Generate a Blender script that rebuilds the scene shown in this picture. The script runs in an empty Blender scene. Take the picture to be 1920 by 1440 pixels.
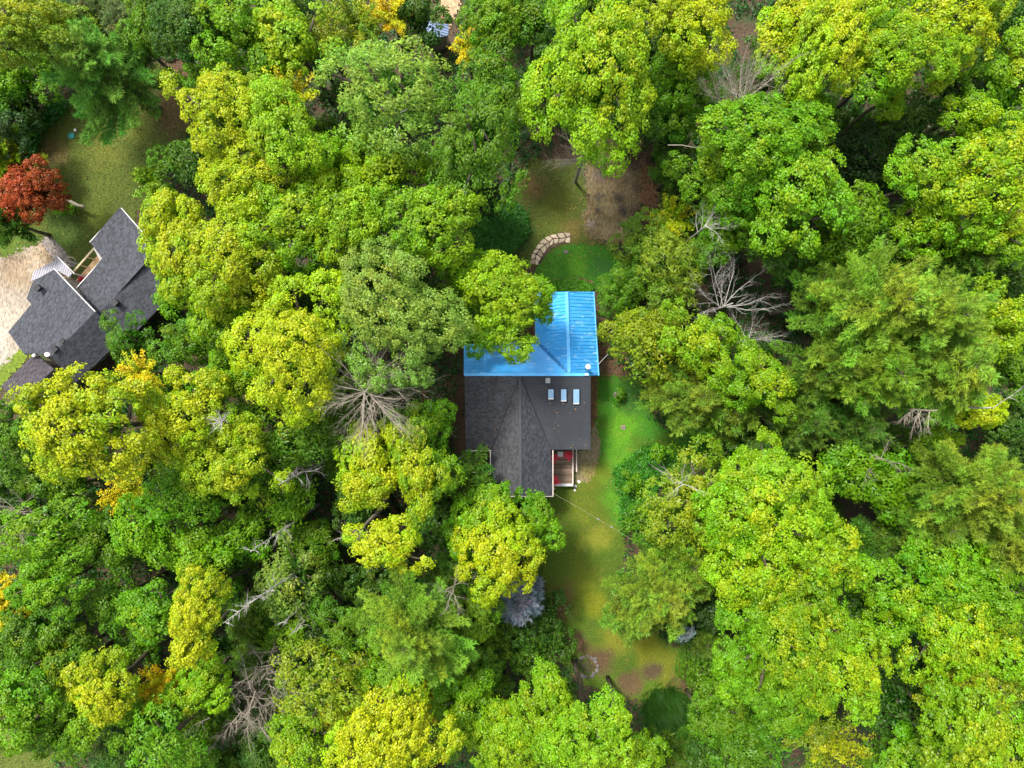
import bpy, math, random
import numpy as np
from mathutils import Vector, noise

R_ = math.radians
scene = bpy.context.scene
C = scene.collection
random.seed(7)

# ------------------------------------------------------------------ camera, sky, sun, exposure
CAM_H = 60.0
cam_d = bpy.data.cameras.new('camera'); cam = bpy.data.objects.new('camera', cam_d); C.objects.link(cam)
cam.location = (0, 0, CAM_H); cam_d.lens = 24; cam_d.sensor_width = 36; cam_d.clip_end = 600
scene.camera = cam

SUN_EL, SUN_AZ = 56.0, -38.0          # azimuth clockwise from +Y (top of the picture)
world = bpy.data.worlds.new("World"); scene.world = world; world.use_nodes = True
wn = world.node_tree.nodes; wl = world.node_tree.links
sky = wn.new('ShaderNodeTexSky'); sky.sky_type = 'NISHITA'; sky.sun_disc = False
sky.sun_elevation = R_(SUN_EL); sky.sun_rotation = R_(SUN_AZ)
sky.air_density = 1.0; sky.dust_density = 3.0
bg = wn['Background']; bg.inputs['Strength'].default_value = 0.13
hs = wn.new('ShaderNodeHueSaturation'); hs.inputs['Saturation'].default_value = .32   # thin bright overcast
wl.new(sky.outputs[0], hs.inputs['Color']); wl.new(hs.outputs[0], bg.inputs['Color'])
sun_d = bpy.data.lights.new('sun', 'SUN'); sun = bpy.data.objects.new('sun', sun_d); C.objects.link(sun)
sun_d.energy = 2.0; sun_d.angle = R_(10); sun_d.color = (1.0, 0.95, 0.86)
sdir = Vector((math.sin(R_(SUN_AZ)) * math.cos(R_(SUN_EL)), math.cos(R_(SUN_AZ)) * math.cos(R_(SUN_EL)), math.sin(R_(SUN_EL))))
sun.rotation_euler = sdir.to_track_quat('Z', 'Y').to_euler(); sun.location = (-30, 30, 80)
vs = scene.view_settings
vs.view_transform = 'Standard'; vs.look = 'None'; vs.gamma = 1; vs.use_curve_mapping = False; vs.exposure = 1.56
scene.cycles.max_bounces = 6; scene.cycles.diffuse_bounces = 4; scene.cycles.transmission_bounces = 3
scene.cycles.sample_clamp_indirect = 6

# ------------------------------------------------------------------ helpers
def P(px, py, z=0.0):
    """world point of a photo pixel at height z (1920x1440 frame)"""
    k = 0.75 * (CAM_H - z) / 960.0
    return Vector(((px - 960) * k, (720 - py) * k, z))

def inside(poly, x, y):
    c = False; n = len(poly); j = n - 1
    for i in range(n):
        xi, yi = poly[i][0], poly[i][1]; xj, yj = poly[j][0], poly[j][1]
        if (yi > y) != (yj > y) and x < (xj - xi) * (y - yi) / (yj - yi) + xi: c = not c
        j = i
    return c

def tag(o, label=None, cat=None, group=None, kind=None):
    if label: o['label'] = label
    if cat: o['category'] = cat
    if group: o['group'] = group
    if kind: o['kind'] = kind
    return o

def empty(name, loc, label, cat, group=None, rz=0.0):
    o = bpy.data.objects.new(name, None); C.objects.link(o); o.location = loc; o.rotation_euler = (0, 0, rz)
    o.empty_display_size = .3
    return tag(o, label, cat, group)

def link(name, me, parent=None, loc=None):
    o = bpy.data.objects.new(name, me); C.objects.link(o)
    if parent: o.parent = parent
    if loc is not None: o.location = loc
    return o

class MB:
    def __init__(s): s.v = []; s.f = []; s.t = []
    def poly(s, pts, tint=.5):
        n = len(s.v); s.v += [tuple(p) for p in pts]; s.f.append(tuple(range(n, n + len(pts)))); s.t.append(tint)
    def prism(s, top, dz, tint=.5, vec=None):
        """polygon (counter-clockwise from above) with thickness dz below it"""
        d = vec if vec is not None else Vector((0, 0, -dz)); n = len(s.v); k = len(top)
        a = 0
        for i in range(k):
            p, q = Vector(top[i]), Vector(top[(i + 1) % k]); a += p.x * q.y - q.x * p.y
        if a < 0: top = list(reversed(top))
        s.v += [tuple(Vector(p)) for p in top] + [tuple(Vector(p) + d) for p in top]
        s.f.append(tuple(range(n, n + k))); s.f.append(tuple(reversed(range(n + k, n + 2 * k)))); s.t += [tint, tint]
        for i in range(k):
            j = (i + 1) % k; s.f.append((n + i, n + k + i, n + k + j, n + j)); s.t.append(tint)
    def box(s, cen, size, rz=0.0, tint=.5, tilt=0.0):
        cx, cy, cz = cen; a, b, c = size[0] / 2, size[1] / 2, size[2] / 2
        n = len(s.v); cr, sr = math.cos(rz), math.sin(rz); ct, st = math.cos(tilt), math.sin(tilt)
        for x, y, z in ((-a, -b, -c), (a, -b, -c), (a, b, -c), (-a, b, -c), (-a, -b, c), (a, -b, c), (a, b, c), (-a, b, c)):
            y2, z2 = y * ct - z * st, y * st + z * ct
            s.v.append((cx + x * cr - y2 * sr, cy + x * sr + y2 * cr, cz + z2))
        for f in ((3, 2, 1, 0), (4, 5, 6, 7), (0, 1, 5, 4), (1, 2, 6, 5), (2, 3, 7, 6), (3, 0, 4, 7)):
            s.f.append(tuple(n + i for i in f)); s.t.append(tint)
    def bar(s, p, q, w, h, up=Vector((0, 0, 1)), tint=.5):
        p, q = Vector(p), Vector(q); d = (q - p)
        if d.length < 1e-4: return
        d.normalize(); e = d.cross(up)
        if e.length < 1e-3: e = d.cross(Vector((1, 0, 0)))
        e.normalize(); u = e.cross(d); n = len(s.v)
        for o in (p, q):
            for a, b in ((-w / 2, -h / 2), (w / 2, -h / 2), (w / 2, h / 2), (-w / 2, h / 2)): s.v.append(tuple(o + e * a + u * b))
        for f in ((0, 1, 2, 3), (7, 6, 5, 4), (0, 4, 5, 1), (1, 5, 6, 2), (2, 6, 7, 3), (3, 7, 4, 0)):
            s.f.append(tuple(n + i for i in f)); s.t.append(tint)
    def tube(s, pts, rad, sides=5, tint=.5, cap=True):
        pts = [Vector(p) for p in pts]; n = len(s.v); k = len(pts)
        for i, p in enumerate(pts):
            d = (pts[min(i + 1, k - 1)] - pts[max(i - 1, 0)])
            if d.length < 1e-6: d = Vector((0, 0, 1))
            d.normalize(); e = d.cross(Vector((.31, .17, .93)))
            if e.length < .05: e = d.cross(Vector((1, 0, 0)))
            e.normalize(); u = d.cross(e); r = rad[i]
            for j in range(sides):
                a = 2 * math.pi * j / sides; s.v.append(tuple(p + e * (r * math.cos(a)) + u * (r * math.sin(a))))
        for i in range(k - 1):
            for j in range(sides):
                j2 = (j + 1) % sides
                s.f.append((n + i * sides + j, n + i * sides + j2, n + (i + 1) * sides + j2, n + (i + 1) * sides + j)); s.t.append(tint)
        if cap:
            s.f.append(tuple(n + (k - 1) * sides + j for j in range(sides))); s.t.append(tint)
            s.f.append(tuple(n + j for j in reversed(range(sides)))); s.t.append(tint)
    def mesh(s, name, mat, smooth=False):
        me = bpy.data.meshes.new(name); me.from_pydata(s.v, [], s.f)
        at = me.attributes.new('tint', 'FLOAT', 'FACE'); at.data.foreach_set('value', np.array(s.t, np.float32))
        if smooth: me.polygons.foreach_set('use_smooth', np.ones(len(s.f), bool))
        if mat: me.materials.append(mat)
        me.update(); return me
    def build(s, name, mat, parent=None, smooth=False): return link(name, s.mesh(name, mat, smooth), parent)

def quads_mesh(name, V, nper, leafcol, mat):
    """V (N,nper,3) faces, leafcol (N,4)"""
    N = len(V); me = bpy.data.meshes.new(name)
    me.vertices.add(N * nper); me.vertices.foreach_set('co', V.reshape(-1).astype(np.float32))
    me.loops.add(N * nper); me.loops.foreach_set('vertex_index', np.arange(N * nper, dtype=np.int32))
    me.polygons.add(N); me.polygons.foreach_set('loop_start', np.arange(0, N * nper, nper, dtype=np.int32))
    try: me.polygons.foreach_set('loop_total', np.full(N, nper, np.int32))
    except Exception: pass
    at = me.attributes.new('leaf', 'FLOAT_COLOR', 'FACE'); at.data.foreach_set('color', leafcol.astype(np.float32).reshape(-1))
    me.materials.append(mat); me.update(calc_edges=True); me.validate(); return me

# ------------------------------------------------------------------ materials
def mat_new(name):
    m = bpy.data.materials.new(name); m.use_nodes = True; nt = m.node_tree; nt.nodes.clear()
    return m, nt.nodes, nt.links

def N(nodes, t, **kw):
    n = nodes.new(t)
    for k, v in kw.items():
        if k in n.inputs.keys(): n.inputs[k].default_value = v
        else: setattr(n, k, v)
    return n

def mathn(ns, ls, op, a, b=None, clamp=False):
    n = ns.new('ShaderNodeMath'); n.operation = op; n.use_clamp = clamp
    for i, x in enumerate((a, b)):
        if x is None: continue
        if isinstance(x, (int, float)): n.inputs[i].default_value = x
        else: ls.new(x, n.inputs[i])
    return n.outputs[0]

def mixc(ns, ls, fac, a, b, bt='MIX'):
    n = ns.new('ShaderNodeMix'); n.data_type = 'RGBA'; n.blend_type = bt; n.clamp_factor = True
    for s, x in ((0, fac), (6, a), (7, b)):
        if isinstance(x, (int, float)): n.inputs[s].default_value = x
        elif isinstance(x, tuple): n.inputs[s].default_value = (*x[:3], 1)
        else: ls.new(x, n.inputs[s])
    return n.outputs[2]

def foliage_mat():
    m, ns, ls = mat_new('foliage'); out = N(ns, 'ShaderNodeOutputMaterial')
    at = N(ns, 'ShaderNodeAttribute', attribute_name='leaf'); sep = N(ns, 'ShaderNodeSeparateColor'); ls.new(at.outputs['Color'], sep.inputs[0])
    oi = N(ns, 'ShaderNodeObjectInfo')
    # leaf to leaf value; clump to clump value; autumn colour on the clumps that have turned (object alpha = share of them)
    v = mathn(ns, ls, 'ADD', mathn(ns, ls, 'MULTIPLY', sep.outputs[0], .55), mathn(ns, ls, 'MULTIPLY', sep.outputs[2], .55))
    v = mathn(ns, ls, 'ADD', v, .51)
    hue = N(ns, 'ShaderNodeCombineXYZ', Y=1.0, Z=1.0); ls.new(mathn(ns, ls, 'ADD', mathn(ns, ls, 'MULTIPLY', sep.outputs[1], .8), .62), hue.inputs['X'])
    hm = N(ns, 'ShaderNodeVectorMath', operation='MULTIPLY'); ls.new(oi.outputs['Color'], hm.inputs[0]); ls.new(hue.outputs[0], hm.inputs[1])
    vc = N(ns, 'ShaderNodeVectorMath', operation='SCALE'); ls.new(hm.outputs[0], vc.inputs[0]); ls.new(v, vc.inputs['Scale'])
    y = mathn(ns, ls, 'MULTIPLY', mathn(ns, ls, 'ADD', mathn(ns, ls, 'ADD', sep.outputs[1], oi.outputs['Alpha']), -1.0), 2.0, True)
    ycol = N(ns, 'ShaderNodeVectorMath', operation='SCALE'); ycol.inputs[0].default_value = (.39, .43, .004); ls.new(mathn(ns, ls, 'ADD', mathn(ns, ls, 'MULTIPLY', sep.outputs[0], .7), .6), ycol.inputs['Scale'])
    col = mixc(ns, ls, y, vc.outputs[0], ycol.outputs[0])
    df = N(ns, 'ShaderNodeBsdfDiffuse'); tr = N(ns, 'ShaderNodeBsdfTranslucent'); gl = N(ns, 'ShaderNodeBsdfGlossy', Roughness=.45)
    ls.new(col, df.inputs[0]); ls.new(col, tr.inputs[0]); gl.inputs[0].default_value = (1, 1, 1, 1)
    a = N(ns, 'ShaderNodeMixShader'); a.inputs[0].default_value = .36; ls.new(df.outputs[0], a.inputs[1]); ls.new(tr.outputs[0], a.inputs[2])
    b = N(ns, 'ShaderNodeMixShader'); b.inputs[0].default_value = .014; ls.new(a.outputs[0], b.inputs[1]); ls.new(gl.outputs[0], b.inputs[2])
    ls.new(b.outputs[0], out.inputs[0]); return m
M_LEAF = foliage_mat()

def surf(name, c1, c2, scale=4.0, rough=.85, bump=.3, tint=0.0, c3=None, scale3=.5, detail=8, attr=None, spec=.3, metallic=0.0, stretch=None, bdist=.05, thr3=(.5,.62)):
    """two-colour noise surface; tint = how much the per-piece attribute varies the value; attr = colour attribute used as the base"""
    m, ns, ls = mat_new(name); out = N(ns, 'ShaderNodeOutputMaterial'); b = N(ns, 'ShaderNodeBsdfPrincipled', Roughness=rough, Metallic=metallic)
    b.inputs['Specular IOR Level'].default_value = spec
    geo = N(ns, 'ShaderNodeTexCoord'); src = geo.outputs['Object']
    if stretch:
        mp = N(ns, 'ShaderNodeMapping'); mp.inputs['Scale'].default_value = stretch; ls.new(src, mp.inputs[0]); src = mp.outputs[0]
    nz = N(ns, 'ShaderNodeTexNoise', Scale=scale, Detail=detail, Roughness=.68); ls.new(src, nz.inputs['Vector'])
    r = N(ns, 'ShaderNodeMapRange'); r.inputs[1].default_value = .34; r.inputs[2].default_value = .66; ls.new(nz.outputs[0], r.inputs[0])
    if attr:
        a = N(ns, 'ShaderNodeAttribute', attribute_name=attr)
        lo = N(ns, 'ShaderNodeVectorMath', operation='MULTIPLY'); ls.new(a.outputs['Color'], lo.inputs[0]); lo.inputs[1].default_value = c1
        hi = N(ns, 'ShaderNodeVectorMath', operation='MULTIPLY'); ls.new(a.outputs['Color'], hi.inputs[0]); hi.inputs[1].default_value = c2
        col = mixc(ns, ls, r.outputs[0], lo.outputs[0], hi.outputs[0])
    else: col = mixc(ns, ls, r.outputs[0], c1, c2)
    if c3:
        n3 = N(ns, 'ShaderNodeTexNoise', Scale=scale3, Detail=5.0, Roughness=.6); ls.new(src, n3.inputs['Vector'])
        r3 = N(ns, 'ShaderNodeMapRange'); r3.inputs[1].default_value = thr3[0]; r3.inputs[2].default_value = thr3[1]; ls.new(n3.outputs[0], r3.inputs[0])
        col = mixc(ns, ls, r3.outputs[0], col, c3)
    if tint:
        a = N(ns, 'ShaderNodeAttribute', attribute_name='tint')
        s = mathn(ns, ls, 'ADD', mathn(ns, ls, 'MULTIPLY', a.outputs['Fac'], 2 * tint), 1 - tint)
        sc = N(ns, 'ShaderNodeVectorMath', operation='SCALE'); ls.new(col, sc.inputs[0]); ls.new(s, sc.inputs['Scale']); col = sc.outputs[0]
    ls.new(col, b.inputs['Base Color'])
    if bump:
        bp = N(ns, 'ShaderNodeBump', Strength=bump, Distance=bdist); ls.new(nz.outputs[0], bp.inputs['Height']); ls.new(bp.outputs[0], b.inputs['Normal'])
    ls.new(b.outputs[0], out.inputs[0]); return m

M = {}
M['floor'] = surf('forest_floor', (.020, .014, .008), (.10, .065, .035), 5, bump=.6, c3=(.03, .05, .012), scale3=.35)
M['cover'] = surf('ground_sheet', (.50, .52, .5), (1.5, 1.45, 1.4), 10, bump=.5, attr='cover')
M['gravel'] = surf('gravel', (.5, .48, .46), (1.45, 1.45, 1.4), 5, bump=.6, attr='cover', stretch=(1.4, .55, 1))
M['bark'] = surf('bark', (.034, .029, .018), (.11, .094, .060), 9, bump=.8, stretch=(1, 1, .25))
M['deadwood'] = surf('dead_wood', (.20, .185, .165), (.42, .40, .37), 8, bump=.5, stretch=(1, 1, .4))
M['browntwig'] = surf('brown_twig', (.155, .132, .10), (.31, .272, .215), 8, bump=.5)
M['blue'] = surf('blue_metal_roofing', (.04, .33, .75), (.08, .43, .85), 1.2, rough=.32, bump=.0, c3=(.36, .63, .88), scale3=1.6, spec=.6, thr3=(.57, .70), stretch=(.6, 2.4, 1))  # pale streaks put the glare on the metal into its colour
M['bluecap'] = surf('blue_ridge_metal', (.06, .35, .74), (.10, .42, .80), 2, rough=.35, bump=0, spec=.5)
M['valley'] = surf('valley_metal', (.0, .12, .33), (.02, .17, .42), 3, rough=.4, bump=0, spec=.5)
M['shingle'] = surf('charcoal_shingle', (.036, .037, .042), (.068, .069, .076), 14, bump=.4, tint=.30, spec=.25)
M['shingle_b'] = surf('slate_and_shade_shingle', (.031, .033, .041), (.060, .063, .074), 14, bump=.4, tint=.36, spec=.25)
M['shingle_c'] = surf('brown_black_shingle', (.034, .029, .034), (.060, .052, .060), 14, bump=.4, tint=.4, spec=.2)
M['membrane'] = surf('roof_membrane', (.031, .035, .041), (.037, .041, .048), 2.0, rough=.8, bump=.05, c3=(.045, .048, .055), scale3=.25, spec=.2)
M['white'] = surf('white_trim', (.46, .45, .45), (.60, .59, .58), 6, rough=.5, bump=.05)
M['pinkish'] = surf('weathered_trim', (.42, .34, .30), (.62, .54, .50), 10, rough=.6, bump=.05)
M['siding'] = surf('siding', (.20, .16, .12), (.28, .23, .18), 3, bump=.2, stretch=(1, 1, 8))
M['siding_l'] = surf('light_siding', (.26, .24, .21), (.34, .32, .29), 3, bump=.2, stretch=(1, 1, 8))
M['deck'] = surf('weathered_deck', (.10, .065, .04), (.26, .19, .14), 6, bump=.4, tint=.4, stretch=(.5, 6, 1))
M['pine_deck'] = surf('fresh_pine_deck', (.40, .25, .12), (.62, .42, .24), 4, bump=.3, tint=.25)
M['timber'] = surf('pale_timber', (.48, .40, .22), (.66, .56, .34), 5, bump=.3)
M['red'] = surf('red_paint', (.46, .016, .035), (.62, .035, .06), 6, rough=.5, bump=.1, tint=.2)
M['vent'] = surf('grey_vent', (.20, .21, .22), (.28, .29, .30), 5, rough=.6, bump=.1)
M['black'] = surf('black_plastic', (.012, .012, .014), (.022, .022, .025), 5, rough=.6, bump=.1)
M['stone'] = surf('sandstone', (.30, .235, .16), (.52, .43, .31), 5, bump=.5, tint=.3)
M['rock'] = surf('grey_rock', (.075, .066, .06), (.20, .18, .165), 6, bump=.7, tint=.3)
M['teal'] = surf('teal_lid', (.0, .16, .15), (.01, .22, .20), 4, rough=.5, bump=.1)
M['metal_l'] = surf('grey_metal_roofing', (.24, .235, .27), (.32, .31, .345), 2, rough=.4, bump=0, spec=.5)
M['shedmetal'] = surf('shed_metal', (.15, .21, .34), (.21, .28, .42), 2, rough=.7, bump=0, spec=.5)
M['pale'] = surf('pale_plastic', (.52, .51, .49), (.64, .63, .61), 3, rough=.4, bump=0)
M['cable'] = surf('cable_sheath', (.20, .18, .10), (.28, .25, .16), 3, rough=.6, bump=0)
def glass_mat():
    m, ns, ls = mat_new('skylight_glass'); out = N(ns, 'ShaderNodeOutputMaterial'); b = N(ns, 'ShaderNodeBsdfPrincipled', Roughness=.08)
    b.inputs['Base Color'].default_value = (.34, .52, .72, 1); b.inputs['Specular IOR Level'].default_value = .7
    b.inputs['Coat Weight'].default_value = .4; b.inputs['Coat Roughness'].default_value = .05
    nz = N(ns, 'ShaderNodeTexNoise', Scale=1.5); r = mixc(ns, ls, nz.outputs[0], (.14, .27, .44), (.22, .36, .50)); ls.new(r, b.inputs['Base Color'])
    ls.new(b.outputs[0], out.inputs[0]); return m
M['glass'] = glass_mat()

# ------------------------------------------------------------------ the ground and its sheets
def px_poly(pts, z=0.0): return [(P(x, y, z).x, P(x, y, z).y) for x, y in pts]

gm = MB(); gm.poly([(-220, -220, 0), (220, -220, 0), (220, 220, 0), (-220, 220, 0)])
tag(gm.build('ground', M['floor']), kind='structure')

LEVEL = [0]
SHEETS = []
def sheet(name, pts, base, blobs=(), mat='cover', cell=.14, rough=.6, seed=1, lift=0.0):
    """ground cover laid as a fine grid inside a polygon of photo pixels, with ragged edges"""
    LEVEL[0] += 1; z = .004 * LEVEL[0] + lift
    poly = px_poly(pts); xs = [p[0] for p in poly]; ys = [p[1] for p in poly]
    x0, x1, y0, y1 = min(xs) - 1, max(xs) + 1, min(ys) - 1, max(ys) + 1
    nx, ny = int((x1 - x0) / cell) + 1, int((y1 - y0) / cell) + 1
    bl = [(P(b[0], b[1]).x, P(b[0], b[1]).y, b[2] * .0469, b[3]) for b in blobs]
    idx = {}; V = []; F = []; COL = []
    def vert(i, j):
        k = (i, j)
        if k not in idx:
            x, y = x0 + i * cell, y0 + j * cell; idx[k] = len(V); V.append((x, y, z))
            c = Vector(base)
            for bx, by, br, bc in bl:
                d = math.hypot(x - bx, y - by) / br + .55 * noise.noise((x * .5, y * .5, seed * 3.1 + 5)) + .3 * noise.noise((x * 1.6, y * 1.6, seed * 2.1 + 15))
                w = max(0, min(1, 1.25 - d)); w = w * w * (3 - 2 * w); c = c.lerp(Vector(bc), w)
            c *= 1 + .25 * noise.noise((x * .35, y * .35, seed))
            COL.append((*c, 1))
        return idx[k]
    for i in range(nx):
        for j in range(ny):
            x, y = x0 + (i + .5) * cell, y0 + (j + .5) * cell
            jx = rough * (.6 * noise.noise((x * .7, y * .7, seed)) + .5 * noise.noise((x * 2.9, y * 2.9, seed + 9)) + .7 * noise.noise((x * 8.3, y * 8.3, seed + 19)))
            jy = rough * (.6 * noise.noise((x * .7, y * .7, seed + 40)) + .5 * noise.noise((x * 2.9, y * 2.9, seed + 49)) + .7 * noise.noise((x * 8.3, y * 8.3, seed + 59)))
            if inside(poly, x + jx, y + jy): F.append((vert(i, j), vert(i + 1, j), vert(i + 1, j + 1), vert(i, j + 1)))
    me = bpy.data.meshes.new(name); me.from_pydata(V, [], F)
    at = me.attributes.new('cover', 'FLOAT_COLOR', 'POINT'); at.data.foreach_set('color', np.array(COL, np.float32).reshape(-1))
    me.materials.append(M[mat]); o = link(name, me); tag(o, kind='structure'); SHEETS.append((name, poly, V, COL)); return o

LUSH, LIME, OLIVE, DRY, BROWN, DKGR = (.035, .15, .006), (.065, .20, .006), (.060, .110, .005), (.088, .124, .006), (.085, .055, .025), (.022, .085, .008)
lawn_px = [(1118, 700), (1160, 690), (1205, 712), (1215, 770), (1240, 800), (1340, 820), (1390, 850), (1330, 880), (1210, 900), (1165, 960), (1175, 1030), (1160, 1110),
           (1230, 1190), (1290, 1230), (1330, 1290), (1290, 1330), (1180, 1310), (1100, 1290), (1055, 1240), (1040, 1160), (1010, 1080), (1010, 990), (1030, 925), (1040, 900), (1075, 900), (1075, 845), (1105, 845), (1108, 700)]
sheet('lawn', lawn_px, OLIVE, [
    (1140, 720, 45, LUSH), (1150, 770, 60, LUSH), (1135, 830, 45, LUSH), (1200, 800, 60, LUSH), (1150, 900, 45, LUSH), (1165, 960, 28, LUSH), (1170, 860, 42, LIME), (1165, 805, 45, (.075, .21, .006)), (1190, 735, 40, DKGR), (1190, 900, 40, LUSH), (1300, 845, 70, LUSH), (1385, 850, 40, DKGR),  # upper dark green blob is tree shadow put into the grass colour
    (1120, 900, 40, DRY), (1100, 950, 50, DRY), (1110, 1010, 40, (.14, .16, .012)), (1095, 1080, 40, DRY), (1110, 1130, 36, (.15, .175, .006)), (1040, 1130, 45, (.10, .08, .02)),
    (1150, 1200, 40, (.13, .14, .01)), (1215, 1215, 35, (.145, .16, .007)), (1150, 930, 35, LIME), (1080, 1200, 26, BROWN), (1130, 1240, 30, BROWN), (1180, 1285, 30, (.10, .068, .03)), (1250, 1250, 40, (.12, .14, .008)), (1225, 1260, 20, (.07, .05, .025)), (1290, 1290, 35, BROWN)], seed=3)
sheet('gravel_path', [(1108, 790), (1122, 805), (1126, 840), (1118, 880), (1105, 905), (1080, 902), (1076, 846), (1104, 846)], (.20, .165, .10), [(1110, 890, 20, (.22, .19, .06))], 'gravel', seed=5, rough=.35)
sheet('flower_bed', [(1107, 690), (1120, 690), (1119, 780), (1112, 800), (1106, 800)], (.13, .065, .035), mat='gravel', seed=6, rough=.25)
sheet('dirt_clearing', [(1110, 640), (1180, 660), (1200, 690), (1165, 705), (1118, 702)], (.085, .05, .03), mat='gravel', seed=8)
sheet('mossy_yard', [(960, 330), (1000, 300), (1100, 300), (1105, 440), (1140, 455), (1120, 475), (1010, 500), (985, 500), (900, 500), (870, 470), (890, 400)], (.058, .085, .009),
      [(1040, 390, 40, (.085, .10, .010)), (1000, 350, 30, (.10, .072, .022)), (950, 440, 50, (.022, .06, .012)), (1075, 430, 25, (.10, .085, .018))], seed=9)
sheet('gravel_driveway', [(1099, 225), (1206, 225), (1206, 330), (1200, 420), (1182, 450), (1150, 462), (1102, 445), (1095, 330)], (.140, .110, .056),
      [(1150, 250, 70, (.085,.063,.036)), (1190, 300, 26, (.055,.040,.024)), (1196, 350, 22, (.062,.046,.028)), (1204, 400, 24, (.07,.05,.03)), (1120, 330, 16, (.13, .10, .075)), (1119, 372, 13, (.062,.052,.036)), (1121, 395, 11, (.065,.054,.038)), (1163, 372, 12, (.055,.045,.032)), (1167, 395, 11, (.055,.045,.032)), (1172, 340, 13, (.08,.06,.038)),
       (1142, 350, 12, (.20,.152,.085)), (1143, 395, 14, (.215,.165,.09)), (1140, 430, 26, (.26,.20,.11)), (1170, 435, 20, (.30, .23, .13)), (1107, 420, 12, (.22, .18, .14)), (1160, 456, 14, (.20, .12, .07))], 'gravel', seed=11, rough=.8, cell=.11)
sheet('leaf_litter', [(1203, 300), (1228, 320), (1232, 380), (1218, 420), (1206, 400)], (.14, .07, .045), mat='gravel', seed=12, rough=.9, cell=.11)
sheet('front_lawn', [(1012, 490), (1025, 475), (1050, 462), (1085, 458), (1140, 462), (1165, 490), (1150, 540), (1010, 540), (1000, 522)], LUSH,
      [(1080, 495, 26, LIME), (1030, 505, 25, (.06, .19, .01)), (1130, 500, 30, (.025, .10, .014))], seed=13, rough=.25)
sheet('mulch_bed', [(1012, 528), (1040, 523), (1090, 520), (1115, 530), (1110, 534), (1085, 526), (1045, 529), (1012, 535)], (.15, .08, .045), mat='gravel', seed=14, rough=.12, cell=.12)
sheet('neighbour_lawn', [(0, 420), (30, 400), (45, 290), (70, 240), (110, 190), (200, 150), (330, 110), (395, 130), (370, 230), (330, 300), (290, 350), (260, 400), (240, 440), (160, 520), (60, 470), (0, 500)], (.062, .090, .008),
      [(130, 430, 40, (.05, .095, .008)), (100, 280, 40, (.10, .08, .02)), (190, 280, 50, (.085, .10, .010)), (330, 200, 60, (.09, .062, .02)), (180, 400, 40, (.07, .10, .008)), (30, 450, 40, (.07, .125, .008)), (340, 140, 40, (.10, .055, .03)), (250, 240, 40, (.11, .13, .015))], seed=15)
sheet('neighbour_driveway', [(-60, 500), (0, 488), (78, 455), (110, 470), (140, 540), (60, 620), (40, 670), (0, 690), (-60, 700)], (.27, .225, .175),
      [(30, 505, 40, (.22, .165, .11)), (90, 470, 30, (.26, .19, .12)), (20, 600, 50, (.30, .26, .21)), (0, 660, 40, (.32, .285, .24))], 'gravel', seed=17)
sheet('paved_walk', [(76, 452), (92, 440), (128, 478), (142, 500), (112, 500)], (.20, .175, .165), mat='gravel', seed=18, rough=.15, cell=.12)
sheet('neighbour_verge', [(0, 690), (40, 655), (58, 668), (0, 730), (-40, 740)], (.13, .19, .015), seed=19)
sheet('corner_lawn', [(-80, 1360), (0, 1370), (60, 1390), (110, 1430), (120, 1500), (-80, 1500)], (.075, .10, .012), seed=20)
sheet('dirt_track', [(815, -40), (865, -40), (862, 20), (845, 48), (820, 40)], (.36, .25, .15), [(835, 40, 20, (.17, .09, .05))], 'gravel', seed=21)

# short grass on the lawns: one countless mass per lawn
def grass_tufts(names, dens, seed):
    rs = np.random.RandomState(seed); Vs = []; Cs = []
    for nm, poly, V, COL in SHEETS:
        if nm not in names: continue
        V = np.array(V); COL = np.array(COL)[:, :3]; n = int(len(V) * dens)
        ii = rs.randint(0, len(V), n); p = V[ii] + np.c_[rs.uniform(-.12, .12, (n, 2)), np.zeros(n)]
        a = rs.uniform(0, 6.28, n); w = rs.uniform(.015, .03, n); h = rs.uniform(.05, .13, n)
        dx = np.c_[np.cos(a), np.sin(a), np.zeros(n)]; le = np.c_[rs.normal(0, .05, (n, 2)), h]
        Vs.append(np.stack([p - dx * w[:, None], p + dx * w[:, None], p + le], 1)); Cs.append(np.c_[COL[ii] * rs.uniform(.7, 1.5, (n, 1)), np.ones(n)])
    me = quads_mesh('grass', np.concatenate(Vs), 3, np.concatenate(Cs), M_GRASS); return link('grass', me)
M_GRASS = surf('grass_blade', (.8, .8, .8), (1.2, 1.2, 1.2), 3, bump=0, attr='leaf')
tag(grass_tufts(('lawn', 'front_lawn', 'neighbour_lawn', 'mossy_yard', 'corner_lawn', 'neighbour_verge'), 1.6, 4), 'short grass growing on the open lawns', 'grass', kind='stuff')

# clearings in photo pixels: no wood stands here
CLEAR = [lawn_px, [(860, 470), (1000, 300), (1100, 240), (1215, 240), (1220, 420), (1170, 470), (1170, 560), (1130, 700), (1115, 850), (1080, 920), (1030, 940), (915, 940), (860, 850), (860, 640), (980, 540)],
         [(-60, 420), (30, 400), (45, 290), (110, 190), (330, 110), (395, 130), (370, 230), (290, 350), (310, 560), (250, 650), (90, 790), (-60, 800)], [(-80, 1360), (60, 1390), (110, 1430), (120, 1500), (-80, 1500)], [(800, -60), (870, -60), (868, 20), (850, 80), (800, 80)]]

# ------------------------------------------------------------------ roofs
def clip_rect(poly, a0, a1, b0, b1):
    for ax, val, sgn in ((0, a0, 1), (0, a1, -1), (1, b0, 1), (1, b1, -1)):
        out = []; n = len(poly)
        for i in range(n):
            p, q = poly[i], poly[(i + 1) % n]; dp, dq = (p[ax] - val) * sgn, (q[ax] - val) * sgn
            if dp >= 0: out.append(p)
            if dp * dq < 0:
                t = dp / (dp - dq); out.append((p[0] + (q[0] - p[0]) * t, p[1] + (q[1] - p[1]) * t))
        poly = out
        if len(poly) < 3: return []
    return poly

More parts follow.
